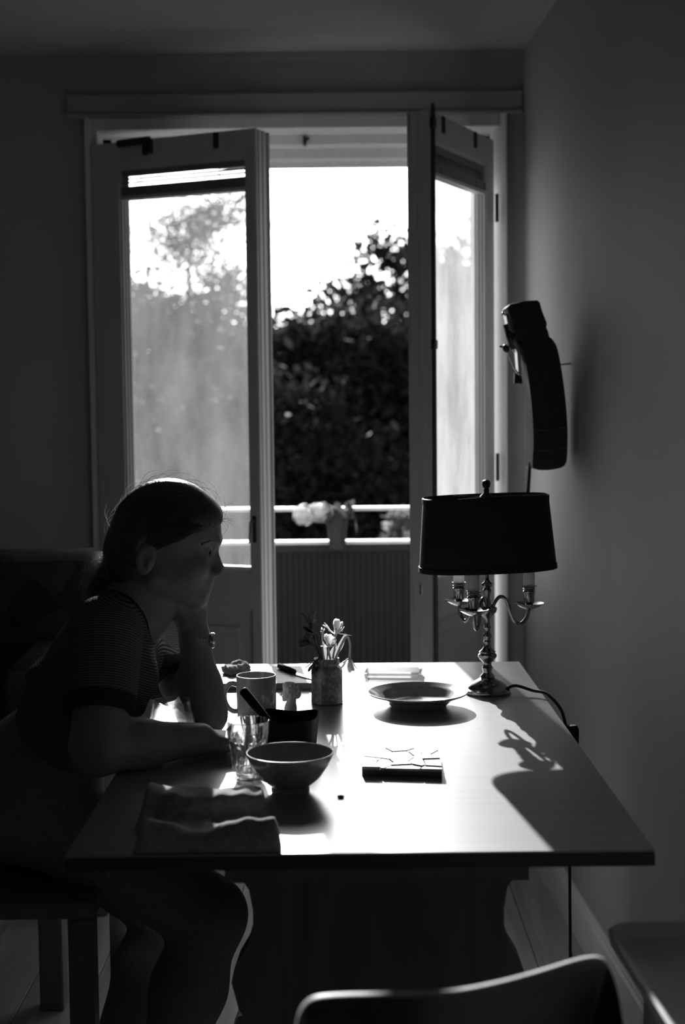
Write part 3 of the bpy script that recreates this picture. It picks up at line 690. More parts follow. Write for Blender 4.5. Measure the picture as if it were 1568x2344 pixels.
def flower(name, path, head, label, dirn, npet, ln, mm, ms, rad=.0016):
    fl_ = thing(name, path[0], label, 'flower', 'withered flowers in the stoneware jar')
    P = spline(path, 6); G().tube(P, list(np.linspace(rad * 1.3, rad, len(P))), 6).build('stem', ms, fl_, smooth=True)
    d = np.array(dirn, float); d /= np.linalg.norm(d); e1 = np.cross(d, [.2, 1, .1]); e1 /= np.linalg.norm(e1); e2 = np.cross(d, e1); h = np.array(path[-1])
    G().lathe((0, 0, 0), [(.001, -.002), (.003, .0), (.0035, .005), (.002, .008)], 8).xf(Matrix.Translation(Vector(h)) @ Vector(d).to_track_quat('Z', 'Y').to_matrix().to_4x4()).build('calyx', ms, fl_, smooth=True)
    for k in range(npet):
        a = k * 2.399 + head; sp_ = .28 + .75 * ((k * .618) % 1); l = ln * (.9 + .45 * ((k * .37) % 1))
        u = d * math.cos(sp_) + (e1 * math.cos(a) + e2 * math.sin(a)) * math.sin(sp_); s = np.cross(u, d); s /= np.linalg.norm(s) + 1e-9; up = np.cross(s, u)
        V = []; 
        for j, (t_, wd) in enumerate(((0, .12), (.35, .30), (.7, .48), (.9, .42), (1.0, .16))):
            c = h + u * l * t_ + up * l * (.35 * ((k * .73) % 1) - .1) * t_ * t_
            for q in (-1, 0, 1): V.append(c + s * q * wd * l * .27 + up * (abs(q) * .05 * l) + up * (.03 * l * math.sin(9 * t_ + k)))
        Fc = [(3 * j + q, 3 * j + q + 1, 3 * j + q + 4, 3 * j + q + 3) for j in range(4) for q in (0, 1)]
        G().add(V, Fc).build('petal', mm, fl_, smooth=True)
    return fl_
flower('flower', [jp(762, 1508), jp(766, 1480), jp(768, 1455, -.01)], 0, 'pale upright ragged bloom standing highest at the right of the jar', (.15, -.25, 1), 24, .026, m_petal, m_stem)
flower('flower', [jp(756, 1508), jp(753, 1492), jp(752, 1482, -.01)], 1, 'pale open bloom low in the middle of the jar', (0, -.4, .9), 24, .023, m_petal, m_stem)
flower('flower', [jp(768, 1508), jp(782, 1475), jp(794, 1456), jp(801, 1475), jp(800, 1503)], 2, 'pale bloom hanging on a bent stem right of the jar', (.02, -.1, -1), 16, .024, m_petal, m_stem, .002)
flower('flower', [jp(742, 1508), jp(738, 1470), jp(737, 1450)], .5, 'small pale bud on a thin stem between the dark and the pale blooms', (.1, 0, 1), 5, .010, m_petal, m_stem, .001)
flower('flower', [jp(735, 1510), jp(722, 1470), jp(714, 1436, .01)], 1.4, 'dark three-lobed bloom highest at the left of the jar', (-.25, 0, 1), 5, .028, m_leafd, m_leafd)
flower('flower', [jp(733, 1510), jp(726, 1490), jp(717, 1474, -.01)], 2.2, 'dark ragged bloom at the left side of the jar', (-.9, -.2, .25), 22, .024, m_leafd, m_leafd)
flower('flower', [jp(738, 1510), jp(732, 1480), jp(727, 1455, .01)], .3, 'dark bloom turned outward below the three-lobed one', (-.6, 0, .5), 14, .026, m_leafd, m_leafd)
flower('flower', [jp(735, 1510, -.01), jp(728, 1508, -.015), jp(722, 1512, -.02)], .9, 'dark wilted bloom drooping over the left rim of the jar', (-.4, -.4, -.8), 8, .022, m_leafd, m_leafd)
def blade(path, wd, label):
    P = [np.array(q) for q in spline(path, 5)]; V = []; n = len(P)
    for i, q in enumerate(P):
        w_ = wd * math.sin(math.pi * (.12 + .86 * i / (n - 1))); V += [q + np.array([-w_, 0, 0]), q + np.array([0, .001, 0]), q + np.array([w_, 0, .0])]
    Fc = [(3 * i + k, 3 * i + k + 1, 3 * i + k + 4, 3 * i + k + 3) for i in range(n - 1) for k in (0, 1)]
    tag(G().add(V, Fc).build('leaf_blade', m_stem, None, smooth=True, loc=path[0]), label, 'leaf', 'leaves in the stoneware jar')
blade([jp(752, 1510), jp(762, 1490), jp(770, 1472)], .005, 'short broad pale leaf in the jar leaning right')
blade([jp(760, 1510, .005), jp(778, 1480), jp(790, 1450)], .006, 'long broad leaf leaning furthest right behind the hanging bloom')
blade([jp(775, 1450, -.005), jp(788, 1452), jp(806, 1455)], .0035, 'pale pointed leaf tip crossing the bent stem')
blade([jp(746, 1510), jp(744, 1485), jp(738, 1465)], .003, 'narrow upright pale leaf at the middle of the jar')
# cutting board with knife and crumpled paper
bd = thing('cutting_board', (-.155, 2.935, TZ), 'wooden cutting board lying behind the mug and the stoneware jar', 'cutting board')
G().prism([(-.265, 2.838), (-.058, 2.835), (-.058, 3.03), (-.262, 3.03)], (0, 0, TZ), (1, 0, 0), (0, 1, 0), (0, 0, 1), .013, bev=.002).build('board', m_board, bd)
kz = TZ + .013
ka, kb, kc = at(640, 1540, 3.0), at(674, 1551, 2.93), at(722, 1570, 2.86)
ka, kb, kc = [np.array([q[0], q[1], kz + .006]) for q in (ka, kb, kc)]
kn = thing('knife', kb, 'kitchen knife with a dark handle lying on the cutting board', 'knife')
G().tube([ka, ka + (kb - ka) * .3, kb], [.006, .0065, .0055], 8).build('handle', m_blackpl, kn, smooth=True)
d2 = (kc - kb) / np.linalg.norm(kc - kb); s2 = np.cross(d2, [0, 0, 1])
kd = np.linalg.norm(kc - kb)
G().prism([(0, -.006), (kd * .75, -.008), (kd, .004), (0, .006)], kb - np.array([0, 0, .0045]), d2, s2, (0, 0, 1), .0012).build('blade', m_steel, kn)
cpb = at(543, 1545, 2.96); cpb[2] = TZ + .013
g = G(); bm = bmesh.new(); bmesh.ops.create_icosphere(bm, subdivisions=4, radius=1)
for v in bm.verts:
    q = np.array(v.co); f_ = 1 + .25 * math.sin(4 * q[0] + 3 * q[1]) + .15 * math.sin(9 * q[1] - 7 * q[2]) + .08 * math.sin(17 * q[0] + 13 * q[2])
    v.co = Vector((cpb[0] + q[0] * .026 * f_, cpb[1] + q[1] * .03 * f_, cpb[2] + max(0.0, (q[2] * f_ + .6) * .013)))
bm.verts.index_update(); g.add([v.co for v in bm.verts], [[v.index for v in f.verts] for f in bm.faces]); bm.free()
tag(g.build('paper_ball', m_bread, None, smooth='auto', loc=cpb, ang=.5), 'crumpled pale paper napkin lying on the board behind the mug', 'paper')
# flat clear glass dish
gd = G(); cx, cy = .1035, 2.962; a = math.radians(-6)
def rr(w_, l_, r_, n=6):
    out = []
    for (sx, sy, a0) in ((1, 1, 0), (-1, 1, 90), (-1, -1, 180), (1, -1, 270)):
        for k in range(n + 1):
            t_ = math.radians(a0 + 90 * k / n); x, y = sx * (w_ - r_) + r_ * math.cos(t_), sy * (l_ - r_) + r_ * math.sin(t_)
            out.append((x * math.cos(a) - y * math.sin(a), x * math.sin(a) + y * math.cos(a)))
    return out
rings = [(.056, .036, 0), (.0585, .0385, .002), (.0595, .0395, .0125), (.0575, .0375, .0135), (.0555, .0355, .0125), (.054, .034, .004)]
V, Fc = [], []
for (w_, l_, z) in rings: V += [(cx + q[0], cy + q[1], TZ + z) for q in rr(w_, l_, .010)]
n = 28
for i in range(5):
    for k in range(n): l = (k + 1) % n; Fc.append((i * n + k, i * n + l, (i + 1) * n + l, (i + 1) * n + k))
Fc += [tuple(range(n - 1, -1, -1)), tuple(range(5 * n, 6 * n))]
m_thick = glass('thick_glass', .55, .05, 30, refl=1.2)
tag(gd.add(V, Fc).build('glass_dish', m_thick, None, smooth='auto', loc=(cx, cy, TZ)), 'flat rectangular clear glass dish at the far end of the table', 'glass dish')
# stone trivet made of broken flags
tv = thing('trivet', (.087, 2.205, TZ), 'thick square trivet paved with broken pale stone pieces', 'trivet')
TP = [(.0255, 2.150), (.1475, 2.134), (.150, 2.262), (.034, 2.275)]
G().prism(TP, (0, 0, TZ), (1, 0, 0), (0, 1, 0), (0, 0, 1), .0105).build('bed', m_stoned, tv)
seeds = rng.uniform((.03, 2.14), (.148, 2.27), (22, 2))
def clip(poly, p, nrm):
    out = []
    for i in range(len(poly)):
        A, B = poly[i], poly[(i + 1) % len(poly)]; da, db = (A - p) @ nrm, (B - p) @ nrm
        if da <= 0: out.append(A)
        if (da < 0) != (db < 0): out.append(A + (B - A) * (da / (da - db)))
    return out
for i, s in enumerate(seeds):
    poly = [np.array(q) for q in TP]
    for j, q in enumerate(seeds):
        if i != j and poly:
            dn = (q - s) / np.linalg.norm(q - s); poly = clip(poly, (s + q) / 2 - dn * rng.uniform(.0003, .0017), dn)
    if len(poly) >= 3:
        G().prism([(q[0], q[1]) for q in poly], (0, 0, TZ + .009), (1, 0, 0), (0, 1, 0), (0, 0, 1), .0042 + rng.uniform(0, .0022)).build('stone', m_stone, tv)
# crumb
cr_ = onz(780, 1826, TZ)
g = G(); g.lathe(cr_, [(.0, 0), (.004, .0005), (.0045, .002), (.003, .0035), (.0, .004)], 9).xf(Matrix.Translation(Vector(cr_)) @ Matrix.Diagonal((1.2, .7, 1, 1)) @ Matrix.Translation(-Vector(cr_)))
tag(g.build('crumb', m_board, None, smooth='auto', loc=cr_), 'tiny dark crumb on the bare table front of the bowl', 'crumb')
# folded napkin at the front edge
NX, NY = 64, 56; V, top = [], []
L0, L1 = np.array([-.271, 1.775]), np.array([-.290, 2.005]); R0, R1 = np.array([-.083, 1.775]), np.array([-.112, 1.985])
def hgt(u, v):
    e = min(1, min(u, 1 - u) * 22, 1); base = .010
    dip = math.exp(-((u - .42) / .20) ** 2)
    roll = (.026 - .017 * dip) * math.exp(-((v - .13) / .13) ** 2)
    slab = .022 / (1 + math.exp(-(v - .66 + .03 * math.sin(5 * u)) * 45)) * (1 if u < .93 else max(0, 1 - (u - .93) * 30)) * (1 / (1 + math.exp((v - .965) * 90)))
    hump = .012 * math.exp(-((u - .05) / .06) ** 2) * math.exp(-((v - .72) / .2) ** 2)
    wr = .0022 * math.sin(14 * u + 6 * v) * math.sin(9 * v + 2) + .0012 * math.sin(37 * u - 11 * v)
    return (base + roll + slab + hump + wr) * e ** .5 * min(1, v * 40) ** .5 * min(1, (1 - v) * 40) ** .5
for j in range(NY + 1):
    for i in range(NX + 1):
        u, v = i / NX, j / NY; q = (L0 * (1 - u) + R0 * u) * (1 - v) + (L1 * (1 - u) + R1 * u) * v
        q = q + np.array([.004 * math.sin(9 * v), .004 * math.sin(7 * u + 1) * (v > .5)])
        V.append((q[0], q[1], TZ + .0008 + hgt(u, v)))
Fc = [(j * (NX + 1) + i, j * (NX + 1) + i + 1, (j + 1) * (NX + 1) + i + 1, (j + 1) * (NX + 1) + i) for j in range(NY) for i in range(NX)]
nb = len(V); ring = [i for i in range(NX + 1)] + [j * (NX + 1) + NX for j in range(1, NY + 1)] + [NY * (NX + 1) + i for i in range(NX - 1, -1, -1)] + [j * (NX + 1) for j in range(NY - 1, 0, -1)]
for i in ring: V.append((V[i][0], V[i][1], TZ + .0004))
for k in range(len(ring)): l = (k + 1) % len(ring); Fc.append((ring[k], nb + k, nb + l, ring[l]))
Fc.append(tuple(nb + k for k in range(len(ring))))
tag(G().add(V, Fc).build('napkin', m_napkin, None, smooth='auto', loc=(-.19, 1.88, TZ), ang=1.2), 'folded dark cloth napkin lying at the near edge of the table', 'napkin')

# ------------------------------------------------------------------ case hung on the right wall
wy = 3.42
ca = thing('hanging_case', (.50, wy, 1.0), 'dark curved padded case with metal clasps hung on the right wall', 'case')
def cp(px, py): q = at(px, py, wy); return (q[0], q[2])
prof_body = [cp(*q) for q in ((1189, 786), (1205, 772), (1235, 768), (1260, 772), (1275, 795), (1286, 850), (1294, 910), (1299, 975), (1299, 1030), (1296, 1060), (1286, 1070), (1255, 1076), (1225, 1074), (1219, 1062), (1221, 1020), (1220, 970), (1215, 910), (1207, 850), (1199, 810))]
prof_head = [cp(*q) for q in ((1160, 704), (1168, 696), (1200, 689), (1230, 687), (1236, 692), (1246, 742), (1254, 756), (1258, 771), (1235, 770), (1205, 774), (1186, 782), (1176, 752))]
def rounded(pts, n=4):
    P_ = [np.array(p_) for p_ in pts]; return [tuple(q) for q in spline([P_[-1]] + P_ + [P_[0]], n)[n:-1]]
prof_body = rounded(prof_body)
G().prism(prof_body, (0, wy, 0), (1, 0, 0), (0, 0, 1), (0, 1, 0), .13, bev=.006).build('body', m_case, ca, smooth='auto')
G().prism(prof_head, (0, wy - .004, 0), (1, 0, 0), (0, 0, 1), (0, 1, 0), .12, bev=.006).build('head_pad', m_case, ca, smooth='auto')
for (ya, yb) in ((982, 976), (1030, 1022)):
    P = [np.array([*cp(x, y)]) for x, y in ((1221, ya), (1240, ya + 2), (1265, ya), (1299, yb))]
    G().tube([(q[0], wy - .001, q[1]) for q in spline([(p_[0], p_[1]) for p_ in P], 5)], .0012, 5).build('seam', m_seam, ca)
def c3(px, py, dy): q = at(px, py, wy + dy); return q
G().prism([cp(*q) for q in ((1159, 714), (1164, 716), (1186, 786), (1194, 800), (1196, 860), (1190, 862), (1186, 806), (1170, 770))], (0, wy + .02, 0), (1, 0, 0), (0, 0, 1), (0, 1, 0), .05).build('mounting_plate', m_steel, ca)
G().prism([cp(*q) for q in ((1180, 852), (1196, 862), (1198, 878), (1179, 877))], (0, wy + .015, 0), (1, 0, 0), (0, 0, 1), (0, 1, 0), .02).build('strap_end', m_case, ca)
G().tube([c3(1158, 742, .03), c3(1170, 770, .03), c3(1176, 800, .03)], [.008, .013, .008], 8).build('clasp', m_dkmetal, ca, smooth=True)
G().lathe((0, 0, 0), [(.0, -.008), (.006, -.007), (.0105, -.002), (.0105, .003), (.006, .007), (.0, .008)], 16).xf(Matrix.Translation(Vector(c3(1158, 798, .03))) @ Matrix.Rotation(1.1, 4, 'Y')).build('wing_nut', m_dkmetal, ca, smooth=True)
G().tube([c3(1143, 792, .03), c3(1158, 797, .03), c3(1170, 788, .03), c3(1178, 806, .03)], [.003, .004, .004, .003], 7).build('lever', m_steel, ca, smooth=True)
G().tube([c3(1158, 722, .03), c3(1150, 716, .03), c3(1149, 722, .03)], .003, 6).build('hook', m_steel, ca, smooth=True)
G().tube([c3(1163, 806, .03), c3(1176, 840, .03), c3(1186, 856, .03)], .0022, 6).build('chain', m_steel, ca)
G().prism([cp(*q) for q in ((1217, 1060), (1223, 1062), (1219, 1136), (1210, 1136))], (0, wy + .05, 0), (1, 0, 0), (0, 0, 1), (0, 1, 0), .02).build('strap', m_case, ca)
G().tube([(.52, wy + .10, 1.395), (wallx(wy), wy + .10, 1.40)], .002, 8).build('wall_hook', m_wall, ca)

# ------------------------------------------------------------------ seats
def printed(name, v, v2, sc_):
    m = mat(name, v, .9, .1); t = m.node_tree; p = t.nodes['Principled BSDF']
    tc = t.nodes.new('ShaderNodeTexCoord'); vo = t.nodes.new('ShaderNodeTexNoise'); vo.inputs['Scale'].default_value = sc_; vo.inputs['Detail'].default_value = 3; vo.inputs['Distortion'].default_value = 1.6
    cr = t.nodes.new('ShaderNodeValToRGB'); cr.color_ramp.elements[0].position = .50; cr.color_ramp.elements[0].color = (v, v, v, 1); cr.color_ramp.elements[1].position = .56; cr.color_ramp.elements[1].color = (v2, v2, v2, 1)
    t.links.new(tc.outputs['Object'], vo.inputs['Vector']); t.links.new(vo.outputs[0], cr.inputs[0]); t.links.new(cr.outputs[0], p.inputs['Base Color']); return m
m_sofa = printed('floral_upholstery', .075, .045, 7)
sf = thing('sofa', (-1.3, 3.45, 0), 'low sofa in dark floral upholstery along the back wall behind the person', 'sofa')
G().box((-2.3, 3.42, .40), (-.585, 3.66, .948), .05).build('backrest', m_sofa, sf, smooth='auto')
G().box((-2.3, 2.98, .26), (-.60, 3.45, .42), .03).build('seat_base', m_sofa, sf, smooth='auto')
G().box((-2.28, 2.96, .42), (-.75, 3.42, .56), .045).build('seat_cushion', m_sofa, sf, smooth='auto')
G().prism([(2.98, .40), (3.40, .40), (3.40, .74), (3.30, .76), (3.05, .745), (2.98, .70)], (-.735, 0, 0), (0, 1, 0), (0, 0, 1), (1, 0, 0), .15, bev=.02).build('armrest', m_sofa, sf, smooth='auto')
for (x, y) in ((-.64, 3.02), (-.64, 3.60), (-2.22, 3.02), (-2.22, 3.60)):
    G().box((x - .026, y - .026, 0), (x + .026, y + .026, .27), .004).build('leg', m_tabled, sf)
# her wooden chair
ch = thing('wooden_chair', (-.60, 2.42, 0), 'dark wooden chair the person sits on at the table side', 'chair')
G().box((-.80, 2.21, .485), (-.40, 2.65, .515), .008).build('seat', m_tabled, ch, smooth='auto')
for (x, y) in ((-.425, 2.235), (-.425, 2.625), (-.775, 2.235), (-.775, 2.625)):
    G().prism([(-.02, -.02), (.02, -.02), (.02, .02), (-.02, .02)], (x, y, 0), (1, 0, 0), (0, 1, 0), (0, 0, 1), .486, bev=.004).build('leg', m_tabled, ch)
for y in (2.235, 2.625): G().box((-.775, y - .010, .08), (-.425, y + .010, .115), .003).build('stretcher', m_tabled, ch)
for y in (2.235, 2.625): G().tube([(-.78, y, .505), (-.82, y, .70), (-.86, y, .90)], .017, 8).build('back_post', m_tabled, ch, smooth=True)
for z, x in ((.62, -.805), (.74, -.828), (.86, -.852)): G().box((x - .010, 2.235, z - .03), (x + .008, 2.625, z + .03), .004).build('back_slat', m_tabled, ch)
# plywood shell chair in the near foreground, its back towards the camera
tops = [(676, 2360), (684, 2326), (700, 2302), (725, 2290), (780, 2285), (860, 2283), (960, 2281), (1050, 2274), (1150, 2254), (1240, 2229), (1310, 2207), (1350, 2198), (1374, 2199), (1390, 2210), (1402, 2232), (1412, 2262), (1420, 2300), (1426, 2350)]
P = []
for i, (px, py) in enumerate(tops):
    s = min(1, max(0, (px - 684) / 706)); Yd = 1.235 + .16 * s - .10 * math.sin(math.pi * s) * .55
    P.append(at(px, py, Yd))
P = spline(P, 4); n = len(P); ctr = np.array([.105, 1.27, .46])
sh = thing('shell_chair', (.11, 1.45, 0), 'dark plywood shell chair with its back to the camera at the table end', 'chair')
V, Fc = [], []; M_ = 12
for j in range(M_ + 1):
    f_ = j / M_
    for q in P:
        tz = q[2] - (q[2] - .46) * f_; x = q[0] + (ctr[0] - q[0]) * .22 * f_; y = q[1] + .10 * f_ + .015 * math.sin(f_ * 3)
        V += [(x, y, tz), (x + .001, y + .0095, tz)]
for j in range(M_):
    for i in range(n - 1):
        for sd in (0, 1):
            a_, b_2, c_, d_ = [2 * (jj * n + ii) + sd for jj, ii in ((j, i), (j, i + 1), (j + 1, i + 1), (j + 1, i))]; Fc.append((a_, b_2, c_, d_))
for j in range(M_):
    for i in (0, n - 1): Fc.append(tuple(2 * (jj * n + i) + sd for jj, sd in ((j, 0), (j, 1), (j + 1, 1), (j + 1, 0))))
for i in range(n - 1): Fc.append((2 * (M_ * n + i), 2 * (M_ * n + i) + 1, 2 * (M_ * n + i + 1) + 1, 2 * (M_ * n + i + 1)))
G().add(V, Fc).build('backrest', m_shell, sh, smooth='auto')
V, Fc = [], []
for q in P: V += [(q[0], q[1] - .0006, q[2] + .0002), (q[0], q[1] + .005, q[2] + .0028), (q[0] + .001, q[1] + .0101, q[2] + .0002)]
for i in range(n - 1):
    for k in (0, 1): Fc.append((3 * i + k, 3 * i + k + 1, 3 * i + k + 4, 3 * i + k + 3))
G().add(V, Fc).build('edge_veneer', m_shelledge, sh, smooth=True)
V, Fc = [], []
for j in range(13):
    for i in range(13):
        u, v = i / 6 - 1, j / 12; wd = .195 * (1 - .25 * v ** 4); z = .455 + .018 * u * u - .02 * math.sin(v * 3.1) + .01
        yy = 1.34 + .40 * v; V += [(.11 + u * wd, yy, z), (.11 + u * wd, yy, z - .010)]
for j in range(12):
    for i in range(12):
        for sd in (0, 1): Fc.append(tuple(2 * (jj * 13 + ii) + sd for jj, ii in ((j, i), (j, i + 1), (j + 1, i + 1), (j + 1, i))))
bd_ = [(0, i) for i in range(13)] + [(j, 12) for j in range(1, 13)] + [(12, i) for i in range(11, -1, -1)] + [(j, 0) for j in range(11, 0, -1)]
for k in range(len(bd_)): a_, b_2 = bd_[k], bd_[(k + 1) % len(bd_)]; Fc.append((2 * (a_[0] * 13 + a_[1]), 2 * (b_2[0] * 13 + b_2[1]), 2 * (b_2[0] * 13 + b_2[1]) + 1, 2 * (a_[0] * 13 + a_[1]) + 1))
G().add(V, Fc).build('seat', m_shell, sh, smooth='auto')
for (sx, sy) in ((-1, -1), (1, -1), (-1, 1), (1, 1)):
    G().tube([(.11 + sx * .06, 1.50 + sy * .06, .440), (.11 + sx * .14, 1.50 + sy * .16, .425), (.11 + sx * .20, 1.50 + sy * .20, .0)], .008, 8).build('leg', m_steel, sh, smooth=True)
# tray table by the right wall
k0 = onz(1386, 2118, .668); tx0, ty1 = k0[0] - .002, k0[1] + .004
def rrect(x0, x1, y0, y1, r_, z):
    out = []
    for (cx_, cy_, a0) in ((x1 - r_, y1 - r_, 0), (x0 + r_, y1 - r_, 90), (x0 + r_, y0 + r_, 180), (x1 - r_, y0 + r_, 270)):
        for k in range(7):
            t_ = math.radians(a0 + 15 * k); out.append((cx_ + r_ * math.cos(t_) , cy_ + r_ * math.sin(t_), z))
    return [(q[0] - WSL * (q[1] - ty1), q[1], q[2]) for q in out]
tx1, ty0 = .60, 1.20
tt = thing('tray_table', (.45, 1.35, 0), 'pale tray table with a raised rounded rim beside the right wall', 'tray table')
rings = [rrect(tx0 + .012, tx1 - .012, ty0 + .012, ty1 - .012, .02, 0.6380), rrect(tx0 + .002, tx1 - .002, ty0 + .002, ty1 - .002, .028, 0.6530), rrect(tx0, tx1, ty0, ty1, .03, 0.6680), rrect(tx0 + .003, tx1 - .003, ty0 + .003, ty1 - .003, .03, 0.6715), rrect(tx0 + .007, tx1 - .007, ty0 + .007, ty1 - .007, .027, 0.6680), rrect(tx0 + .014, tx1 - .014, ty0 + .014, ty1 - .014, .022, 0.6570), rrect(tx0 + .024, tx1 - .024, ty0 + .024, ty1 - .024, .014, 0.6540)]
V, Fc = [], []
for r_ in rings: V += r_
for i in range(len(rings) - 1):
    for k in range(28): l = (k + 1) % 28; Fc.append((i * 28 + k, i * 28 + l, (i + 1) * 28 + l, (i + 1) * 28 + k))
Fc += [tuple(range(27, -1, -1)), tuple(range(6 * 28, 7 * 28))]
G().add(V, Fc).build('tray', m_tray, tt, smooth='auto')
for (x, y) in ((tx0 + .045, ty0 + .06), (tx1 - .02, ty0 + .06), (tx0 + .05, ty1 - .05), (tx1 - .03, ty1 - .05)):
    G().tube([(x, y, .643), (x + (.02 if x > .45 else -.01), y, 0)], .011, 8).build('leg', m_tray, tt, smooth=True)

# ------------------------------------------------------------------ the person at the table, in profile, chin on the far hand
pr = thing('person', (-.55, 2.42, 0), 'person in a striped t-shirt leaning on the table with chin in one hand', 'person')
HY = 2.42
def H(px, py, dy=0.0):                     # a point of the head / torso; dy = sideways offset in metres (+ away from the camera)
    q = at(px, py, HY); return np.array([q[0], HY + dy, q[2]])
def A_(px, py, Y): return np.array(at(px, py, Y))
PX = HY / FPX                              # metres per photo pixel at her depth
LO, HI, VS = (-.92, 2.06, -.005), (-.075, 2.80, 1.22), .0036
body = Vol(LO, HI, VS)
def E(c, rx, ry, rz, k=.012, rot=0, sub=False, vol=None): (vol or body).ell(c, (rx, ry, rz), k, rot, sub)
def K(a, b, ra, rb, k=.02, sy=1.0, vol=None, grow=0.0): (vol or body).cone(a, b, ra, rb, k, sy, False, grow)
# --- head
E(H(385, 1207), .0865, .071, .078, .01)
E(H(414, 1268), .0525, .060, .080, .02, rot=.12)
E(H(466, 1218), .0265, .050, .036, .015)                                             # forehead
K(H(495, 1237, -.024), H(495, 1237, .024), .0080, .0080, .012)                     # brow
for s in (-1, 1):
    E(H(490, 1258, s * .034), .011, .0145, .0090, .010, sub=True)                  # eye socket
    E(H(471, 1261, s * .031), .0115, .0115, .0110, .003)                           # eyeball
    K(H(478, 1253, s * .022), H(474, 1255, s * .041), .0035, .0035, .004)          # lid
    E(H(452, 1295, s * .042), .022, .018, .018, .02)                               # cheek
    K(H(362, 1318, s * .052), H(452, 1368, s * .018), .014, .015, .022)            # jaw
    E(H(499, 1309, s * .010), .0075, .0065, .006, .006)                            # nose wing
K(H(487, 1250), H(500, 1297), .0060, .0082, .008); E(H(503, 1301), .0078, .008, .0066, .005)
E(H(460, 1325), .0215, .026, .024, .015)
K(H(478, 1332, -.016), H(478, 1332, .016), .0062, .0062, .006)                     # upper lip
K(H(472, 1350, -.014), H(472, 1350, .014), .0072, .0072, .006)                     # lower lip
E(H(452, 1370), .0165, .019, .0150, .014)                                          # chin
for s in (-1, 1):                                                                  # ears
    E(H(346, 1268, s * .071), .0175, .0085, .029, .004, rot=-.25)
    E(H(349, 1270, s * .080), .0105, .006, .019, .004, rot=-.25, sub=True)
    E(H(354, 1282, s * .075), .005, .005, .009, .003)
# --- neck and torso
K(H(330, 1300), H(300, 1400), .047, .052, .03)
K(H(352, 1330), H(345, 1400), .030, .036, .03)
NK0, NK1 = H(262, 1350), H(365, 1440)
def torso(v, grow=0.0):
    k = .035
    v.cone(H(270, 1430), H(235, 1515), .058, .074, k, 1.85, False, grow)
    v.cone(H(235, 1515), H(185, 1610), .076, .077, k, 1.60, False, grow)
    v.cone(H(185, 1610), H(130, 1720), .077, .086, k, 1.55, False, grow)
    v.cone(H(268, 1410, -.10), H(268, 1410, .10), .034, .034, .03, 1, False, grow)
    for s in (-1, 1): v.ell(H(306, 1535, s * .065), (.042 + grow, .050 + grow, .044 + grow), .03, .5)
S_N, E_N, W_N = A_(240, 1450, 2.262), A_(224, 1724, 2.175), np.array([-.235, 2.282, .760])
S_F, E_F, W_F = A_(352, 1445, 2.600), A_(464, 1652, 2.435), A_(446, 1462, 2.445)
E_N[2] = max(E_N[2], .772); E_F[2] = max(E_F[2], .769)
def uparm(v, which, grow=0.0, upto=1.0):
    a, b = (S_N, E_N) if which == 'n' else (S_F, E_F)
    v.cone(a, a + (b - a) * upto, .050, .050 - .010 * upto, .035, 1, False, grow)
torso(body)
uparm(body, 'n'); uparm(body, 'f')
# pelvis and legs
HIPN, HIPF = A_(75, 1840, 2.34), A_(75, 1835, 2.51)
KN_N, AN_N = A_(478, 2094, 2.34), np.array([-.335, 2.34, .085])
KN_F, AN_F = A_(392, 2085, 2.53), np.array([-.44, 2.54, .085])
def legs(v, grow=0.0):
    v.cone(H(85, 1775), H(60, 1815), .100, .105, .04, 1.5, False, grow)
    for (h, kn, an) in ((HIPN, KN_N, AN_N), (HIPF, KN_F, AN_F)):
        v.cone(h, kn, .082, .054, .03, 1, False, grow); v.cone(kn, kn + (an - kn) * .35, .047, .052, .03, 1, False, grow); v.cone(kn + (an - kn) * .35, an, .052, .034, .03, 1, False, grow)
legs(body)
for an in (AN_N, AN_F):
    body.cone(an + np.array([-.02, 0, -.035]), an + np.array([.12, 0, -.055]), .036, .026, .025); body.cone(an + np.array([.12, 0, -.055]), an + np.array([.17, 0, -.062]), .026, .020, .02)
# --- near arm: forearm on the table, hand flat, fingers towards the tumbler
K(E_N, E_N + (W_N - E_N) * .4, .041, .037, .02); K(E_N + (W_N - E_N) * .4, W_N, .037, .0255, .02)
def hand_flat():
    k0 = np.array([-.196, 2.300, .750]); E((W_N + k0) / 2 + np.array([.012, .002, -.004]), .043, .036, .0145, .012)
    for i in range(4):
        y = 2.272 + .0195 * i; L = (.042, .048, .046, .042)[i]
        b = np.array([-.196, y, .752]); m = b + np.array([L * .48, .003, .002]); t = b + np.array([L, .006, -.0115])
        K(W_N + (b - W_N) * .55, b, .009, .0088, .012); K(b, m, .0086, .0078, .003); K(m, t, .0078, .0066, .003)
    K(W_N + np.array([.012, .020, -.006]), np.array([-.198, 2.338, .745]), .012, .0095, .01); K(np.array([-.198, 2.338, .745]), np.array([-.168, 2.352, .741]), .009, .0075, .003)
hand_flat()
# --- far arm: elbow on the table, hand under the chin
K(E_F, E_F + (W_F - E_F) * .35, .039, .036, .02); K(E_F + (W_F - E_F) * .35, W_F, .036, .0245, .02)
def hand_chin():
    P0 = A_(440, 1418, 2.45)
    K(W_F, A_(437, 1415, 2.448), .0245, .025, .015)
    E(A_(432, 1398, 2.455), .030, .020, .034, .015, rot=.15)
    kx = [(462, 1376, 2.452), (455, 1368, 2.472), (446, 1364, 2.490), (436, 1364, 2.506)]
    for i, (px, py, Y) in enumerate(kx):
        b = A_(px, py, Y); K(A_(436, 1405, 2.455 + .008 * i), b, .010, .0098, .008)
        m = A_(px + 6 - 8 * i, py - 34, Y + .012); t = A_(px - 16 - 8 * i, py - 52, Y + .006)
        K(b, m, .0092, .0085, .003); K(m, t, .0082, .0070, .003)
    b = A_(414, 1392, 2.425); K(A_(432, 1425, 2.435), b, .013, .010, .01); K(b, A_(398, 1366, 2.405), .0095, .0078, .003)
hand_chin()
